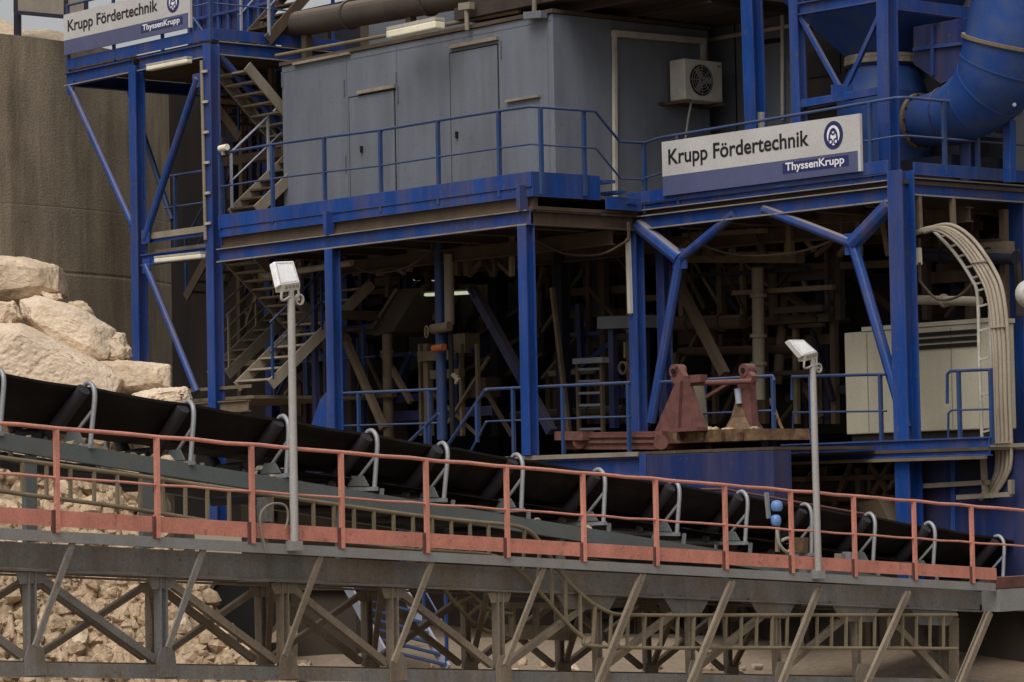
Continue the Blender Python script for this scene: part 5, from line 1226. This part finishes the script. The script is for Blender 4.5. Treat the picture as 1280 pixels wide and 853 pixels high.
for x in (38, 183, 425, 700, 905):
    s = sw(PW(x, 600, 1.03))[0]
    obj('stringer_leg', MB().bar(G(s, 1.05, zt(s) - .1), G(s, 1.05, zs(s) - .2), .16 if x < 300 else .1, .08, GN), 'stringer_grey', t)
# idler frames: hoop, strut, inclined wing roller
tilt = math.atan(SL)
def idler_root(s, label): return thing('idler_frame', label, 'idler', G(s, 1.0, zh(s) - .72), AZG, 'idler frames along the conveyor belt', tilt)
orders = ['first', 'second', 'third', 'fourth', 'fifth', 'sixth', 'seventh', 'eighth', 'ninth', 'tenth', 'eleventh', 'twelfth', 'thirteenth', 'fourteenth']
def ilabel(i):
    extra = {0: 'cut by the left edge of the picture', 3: 'behind the left lamp pole', 10: 'just left of the right lamp pole', 13: 'nearest the right edge'}
    if i == 0: return 'grey idler hoop cut off by the left edge of the picture'
    if i == 3: return 'grey idler hoop partly hidden by the left lamp pole'
    if i == 10: return 'grey idler hoop immediately left of the right lamp pole'
    if i == 9: return 'grey idler hoop just left of the pale blue pull cord switch'
    if i == 13: return 'last grey idler hoop, nearest the right edge of the picture'
    return 'grey idler hoop on the belt, %s along from the left edge' % orders[i]
root = idler_root(0, ilabel(0)); lf = loc_f(root)
m = MB(); m.tube(arc([lf(0, 0, -.04), lf(0, 0, .3), lf(0, 0, .52), lf(0, .03, .64), lf(0, .10, .705), lf(0, .17, .70), lf(0, .20, .66)], 4), .03, 8); obj('hoop', m, 'galvanised', root)
m = MB(); m.bar(lf(0, .0, .40), lf(0, .36, .03), .032, .032); obj('strut', m, 'galvanised', root)
m = MB(); m.bar(lf(0, -.035, -.03), lf(0, 1.85, -.03), .07, .05); obj('base', m, 'galvanised', root)
obj('foot_plate', MB().prism([lf(-.05, .05, 0), lf(-.05, .42, 0), lf(-.05, .36, .13), lf(-.05, .16, .13)], lf(-.04, .05, 0) - lf(-.05, .05, 0)), 'stringer_grey', root)
obj('bearing', MB().tube([lf(-.11, .66, .02), lf(-.05, .66, .02)], .05, 10), 'mesh_grey', root)
obj('return_roller', MB().tube([lf(.25, .2, -.26), lf(.25, 1.6, -.26)], .06, 10), 'roller', root)
obj('return_bracket', MB().bar(lf(.25, .1, -.3), lf(.25, .1, 0), .05, .03), 'galvanised', root)
m = MB(); m.tube([lf(-.09, .10, .62), lf(-.09, .60, .10)], .085, 14); obj('wing_roller', m, 'roller', root)
m = MB(); m.tube([lf(-.08, .7, .10), lf(-.08, 1.15, .09)], .07, 12); m.tube([lf(-.08, 1.2, .12), lf(-.08, 1.62, .58)], .075, 12); obj('roller', m, 'roller', root)
m = MB(); m.tube([lf(0, .86 + .85, .0), lf(0, .86 + .85, .6)], .035); obj('far_hoop', m, 'galvanised', root)
hs_ = [.01, 1.3, 2.82, 4.36, 5.86, 7.1, 8.55, 10.17, 11.7, 13.19, 14.71, 16.19, 17.7, 19.54]
for i in range(1, 14): dup(root, G(hs_[i], 1.0, zh(hs_[i]) - .72 + .012 * math.sin(i * 2.3)), ilabel(i), (.03 * math.sin(i * 1.7), tilt + .04 * math.sin(i * 3.1), AZG + .07 * math.sin(i * 2.1)))
# small stones caught on the stringer
rnd = random.Random(3)
for i in range(26):
    s = rnd.choice([rnd.uniform(.4, 4.4), rnd.uniform(.4, 4.4), rnd.uniform(5, 16)])
    o = stones[i % 6].copy(); COL.objects.link(o); k = rnd.uniform(.25, .6)
    k *= GK; o.scale = (k, k, k * .8); o.location = G(s, rnd.uniform(1.1, 1.3), zs(s) + .05 * k); o.rotation_euler = (0, 0, rnd.uniform(0, 6))
    tag(o, 'small spilled stone lying on the grey conveyor stringer', 'stone', 'spilled stones on the stringer')
# cable ladder tray
t = thing('cable_ladder', 'long tan cable ladder that runs under the belt and swoops below the gallery', 'cable tray', G(0, .19, zt(0) + .1)); wl = .19
topr = [(-130, 552), (0, 572), (150, 592), (330, 618), (500, 642), (590, 652), (640, 657), (664, 666), (682, 688), (698, 712), (722, 739), (756, 763), (800, 769), (1000, 769), (1196, 769)]
botr = [(-130, 592), (0, 614), (150, 634), (330, 663), (480, 684), (560, 690), (612, 694), (640, 706), (658, 722), (678, 744), (704, 774), (728, 796), (758, 809), (1000, 810), (1196, 811)]
A_, B_ = arc([PW(x, y, wl) for x, y in topr], 5), arc([PW(x, y, wl) for x, y in botr], 5)
for q in (A_, B_): obj('side_rail', MB().tube(q, .028, 6), 'ladder_tan', t)
def plen(P):
    d = [0]
    for a, b in zip(P[:-1], P[1:]): d.append(d[-1] + (b - a).length)
    return d
def at(P, d, x):
    for i in range(len(P) - 1):
        if d[i + 1] >= x: return P[i].lerp(P[i + 1], (x - d[i]) / max(1e-6, d[i + 1] - d[i]))
    return P[-1]
da, db = plen(A_), plen(B_); nr = int(da[-1] / .27)
for i in range(1, nr):
    f = i / nr; obj('rung', MB().bar(at(A_, da, f * da[-1]), at(B_, db, f * db[-1]), .035), 'ladder_tan', t)
# second bent tray below the middle of the gallery
t = thing('cable_ladder', 'short tan cable ladder curving down behind the middle of the truss', 'cable tray', PW(600, 780, 1.6))
A2 = arc([PW(x, y, 1.6) for x, y in ((500, 705), (540, 722), (570, 755), (600, 785), (640, 797))], 4); B2 = arc([PW(x, y, 1.6) for x, y in ((525, 700), (560, 722), (590, 745), (612, 762), (640, 768))], 4)
for q in (A2, B2): obj('side_rail', MB().tube(q, .03, 6), 'ladder_tan', t)
for a, b in list(zip(A2, B2))[::2]: obj('rung', MB().bar(a, b, .035), 'ladder_tan', t)
t = thing('bench', 'brown rail frame on posts in the gap behind the middle of the truss', 'frame', PW(670, 800, 2.0))
obj('rail', MB().bar(PW(630, 757, 2.0), PW(715, 757, 2.0), .08), 'truss_brown', t); obj('rail', MB().bar(PW(630, 790, 2.0), PW(715, 792, 2.0), .12, .2), 'truss_brown', t)
for x in (640, 670, 700): obj('post', MB().bar(PW(x, 758, 2.0), PW(x, 790, 2.0), .07), 'truss_brown', t)
# lamp poles
def lamp(label, base, top, head, wv, seed):
    b, tp = PW(*base, -.06), PW(*top, -.06)
    t = thing('lamp_pole', label, 'lamp', b, 0, 'floodlight poles on the gallery')
    obj('pole', MB().tube([b, b.lerp(tp, .5), tp], [.052, .048, .045], 12), 'pole_grey', t)
    m = MB(); m.bar(b - Zk * .06, b + Zk * .05, .16, .12); m.bar(b + Zk * .02, b + Zk * .02 + GNk * .1, .1); obj('foot_clamp', m, 'gallery_edge', t)
    q = [PW(x, y, -.06) for x, y in head]        # top-left, top-right, bottom-right, bottom-left of the lit face
    up = Vc((.0, .12, .0))
    q[0] = q[0] + up; q[1] = q[1] + up
    n = (q[1] - q[0]).cross(q[3] - q[0]).normalized()
    if n.dot(Vc((0, 1, 0))) < 0: n = -n
    h = obj('lamp_head', MB().prism(q, n * (.09 * GK)), 'lamp_white', t, bevel=.008)
    c = (q[0] + q[1] + q[2] + q[3]) / 4
    i4 = [c + (p - c) * .8 - n * .004 for p in q]; o4 = [c + (p - c) * .86 - n * .004 for p in q]
    m = MB(); m.add(i4 + o4, [(k, (k + 1) % 4, 4 + (k + 1) % 4, 4 + k) for k in range(4)]); obj('glass_gasket', m, 'ac_white', h)
    bl, br = q[3], q[2]
    m = MB(); m.prism([bl.lerp(br, .12) - Zk * .005, bl.lerp(br, 1.0) - Zk * .005, bl.lerp(br, 1.0) - Zk * .085, bl.lerp(br, .16) - Zk * .085], GNk * .12); obj('gear_box', m, 'conduit', t)
    m = MB()
    for k in (.32, .5, .68, .86): p = bl.lerp(br, k) - Zk * .03 - GNk * .004; m.bar(p - GDk * .02, p + GDk * .02, .012, .03)
    each('gear_slot', m, 'mesh_grey', t)
    m = MB(); a, c2 = bl.lerp(br, .12) - Zk * .08, bl.lerp(br, .9) - Zk * .08
    m.tube(arc([a, a - Zk * .1, tp + Zk * .02 - GDk * .03, tp + Zk * .03, c2 - Zk * .09, c2]), .017, 6); m.bar(tp - Zk * .02, tp + Zk * .12, .05); obj('yoke', m, 'pole_grey', t)
    m = MB(); c3 = tp + GDk * .13 + Zk * .0; m.ring(c3, GN, .05, .02, 14, .03); m.bar(tp, c3, .03); obj('cable_loop', m, 'conduit', t)
    return t
lamp('left grey floodlight pole rising from the red railing, head tilted back', (368, 682), (364, 374), [(341, 326), (366, 325), (375, 353), (349, 357)], None, 1)
lamp('right grey floodlight pole with its head tipped left', (1023, 718), (1016, 460), [(987, 424), (1006, 424), (1022, 440), (1003, 445)], None, 2)
# pull cord switch, junction box, cable coil
t = thing('pull_cord_switch', 'pale blue pull cord switch with two domes beside the belt', 'switch', PW(970, 655, .75))
for x, y, r in ((971, 633, .085), (970, 651, .075)):
    c = PW(x, y, .75); obj('dome', MB().tube([c - Zk * .07, c - Zk * .03, c + Zk * .03, c + Zk * .07, c + Zk * .085], [r * .75, r, r, r * .75, r * .3], 18), 'pale_blue', t)
obj('bracket', MB().bar(PW(958, 616, .85), PW(961, 648, .85), .05), 'galvanised', t); obj('mount_post', MB().bar(PW(972, 655, .8), PW(972, 690, .8), .05), 'ladder_tan', t)
obj('cable', MB().tube(arc([PW(971, 660, .72), PW(974, 680, .72), PW(984, 690, .72), PW(991, 682, .72), PW(986, 673, .72), PW(977, 676, .72)], 5), .025, 6), 'conduit', t)
t = thing('junction_box', 'rusty orange junction box just left of the right lamp pole foot', 'box', PW(1002, 690, .8))
obj('box', MB().bar(PW(1002, 672, .8), PW(1002, 690, .8), .16, .12), 'rust', t); obj('stand', MB().bar(PW(1004, 691, .8), PW(1004, 730, .8), .12, .05), 'gallery_grey', t)
t = thing('junction_box', 'small pale grey box on the walkway right of the right lamp pole', 'box', PW(1061, 700, .8))
obj('box', MB().bar(PW(1061, 690, .8), PW(1061, 700, .8), .15, .12), 'galvanised', t); obj('lid', MB().bar(PW(1050, 692, .8), PW(1050, 699, .8), .13, .1), 'mesh_grey', t)
t = thing('cable_box', 'grey cable box with a looped cable at the foot of the left lamp pole', 'box', PW(330, 690, -.05))
obj('box', MB().bar(PW(330, 622, .1), PW(331, 652, .1), .16, .1), 'gallery_grey', t)
obj('cable', MB().tube(arc([PW(333, 690, -.05), PW(326, 660, -.04), PW(327, 640, -.04), PW(340, 630, -.04), (PW(356, 632, -.05)), PW(360, 645, -.05), PW(357, 662, -.05)], 5), .015, 6), 'mesh_grey', t)
obj('stand', MB().bar(PW(330, 652, .1), PW(331, 684, .1), .06), 'gallery_edge', t)
# far side handrail of the belt
t = railing('faded red railing on the far side of the belt, right half', [G(9.6, 3.1, PW(862, 608, 3.1).z), PW(905, 612, 3.1), PW(1092, 645, 3.1)], [PW(905, 612, 3.1), PW(1000, 634, 3.1), PW(1088, 644, 3.1)], .9, None, None, 'red_oxide')
railing('thin faded railing beyond the belt in front of the blue tank', [PW(1152, 650, 3.4), PW(1158, 645, 3.4), PW(1290, 656, 3.4)], [PW(1158, 646, 3.4), PW(1225, 651, 3.4), PW(1285, 656, 3.4)], .9, .12, None, 'red_oxide')
for x, lb in ((1213, 'stubby brown clamp post beyond the belt, right of the last red railing posts'),):
    t = thing('clamp_post', lb, 'post', PW(x, 668, 3.2)); obj('shaft', MB().bar(PW(x, 640, 3.2), PW(x, 690, 3.2), .14), 'brown_steel', t); obj('head', MB().bar(PW(x - 8, 648, 3.15), PW(x + 8, 650, 3.15), .12), 'rust', t)
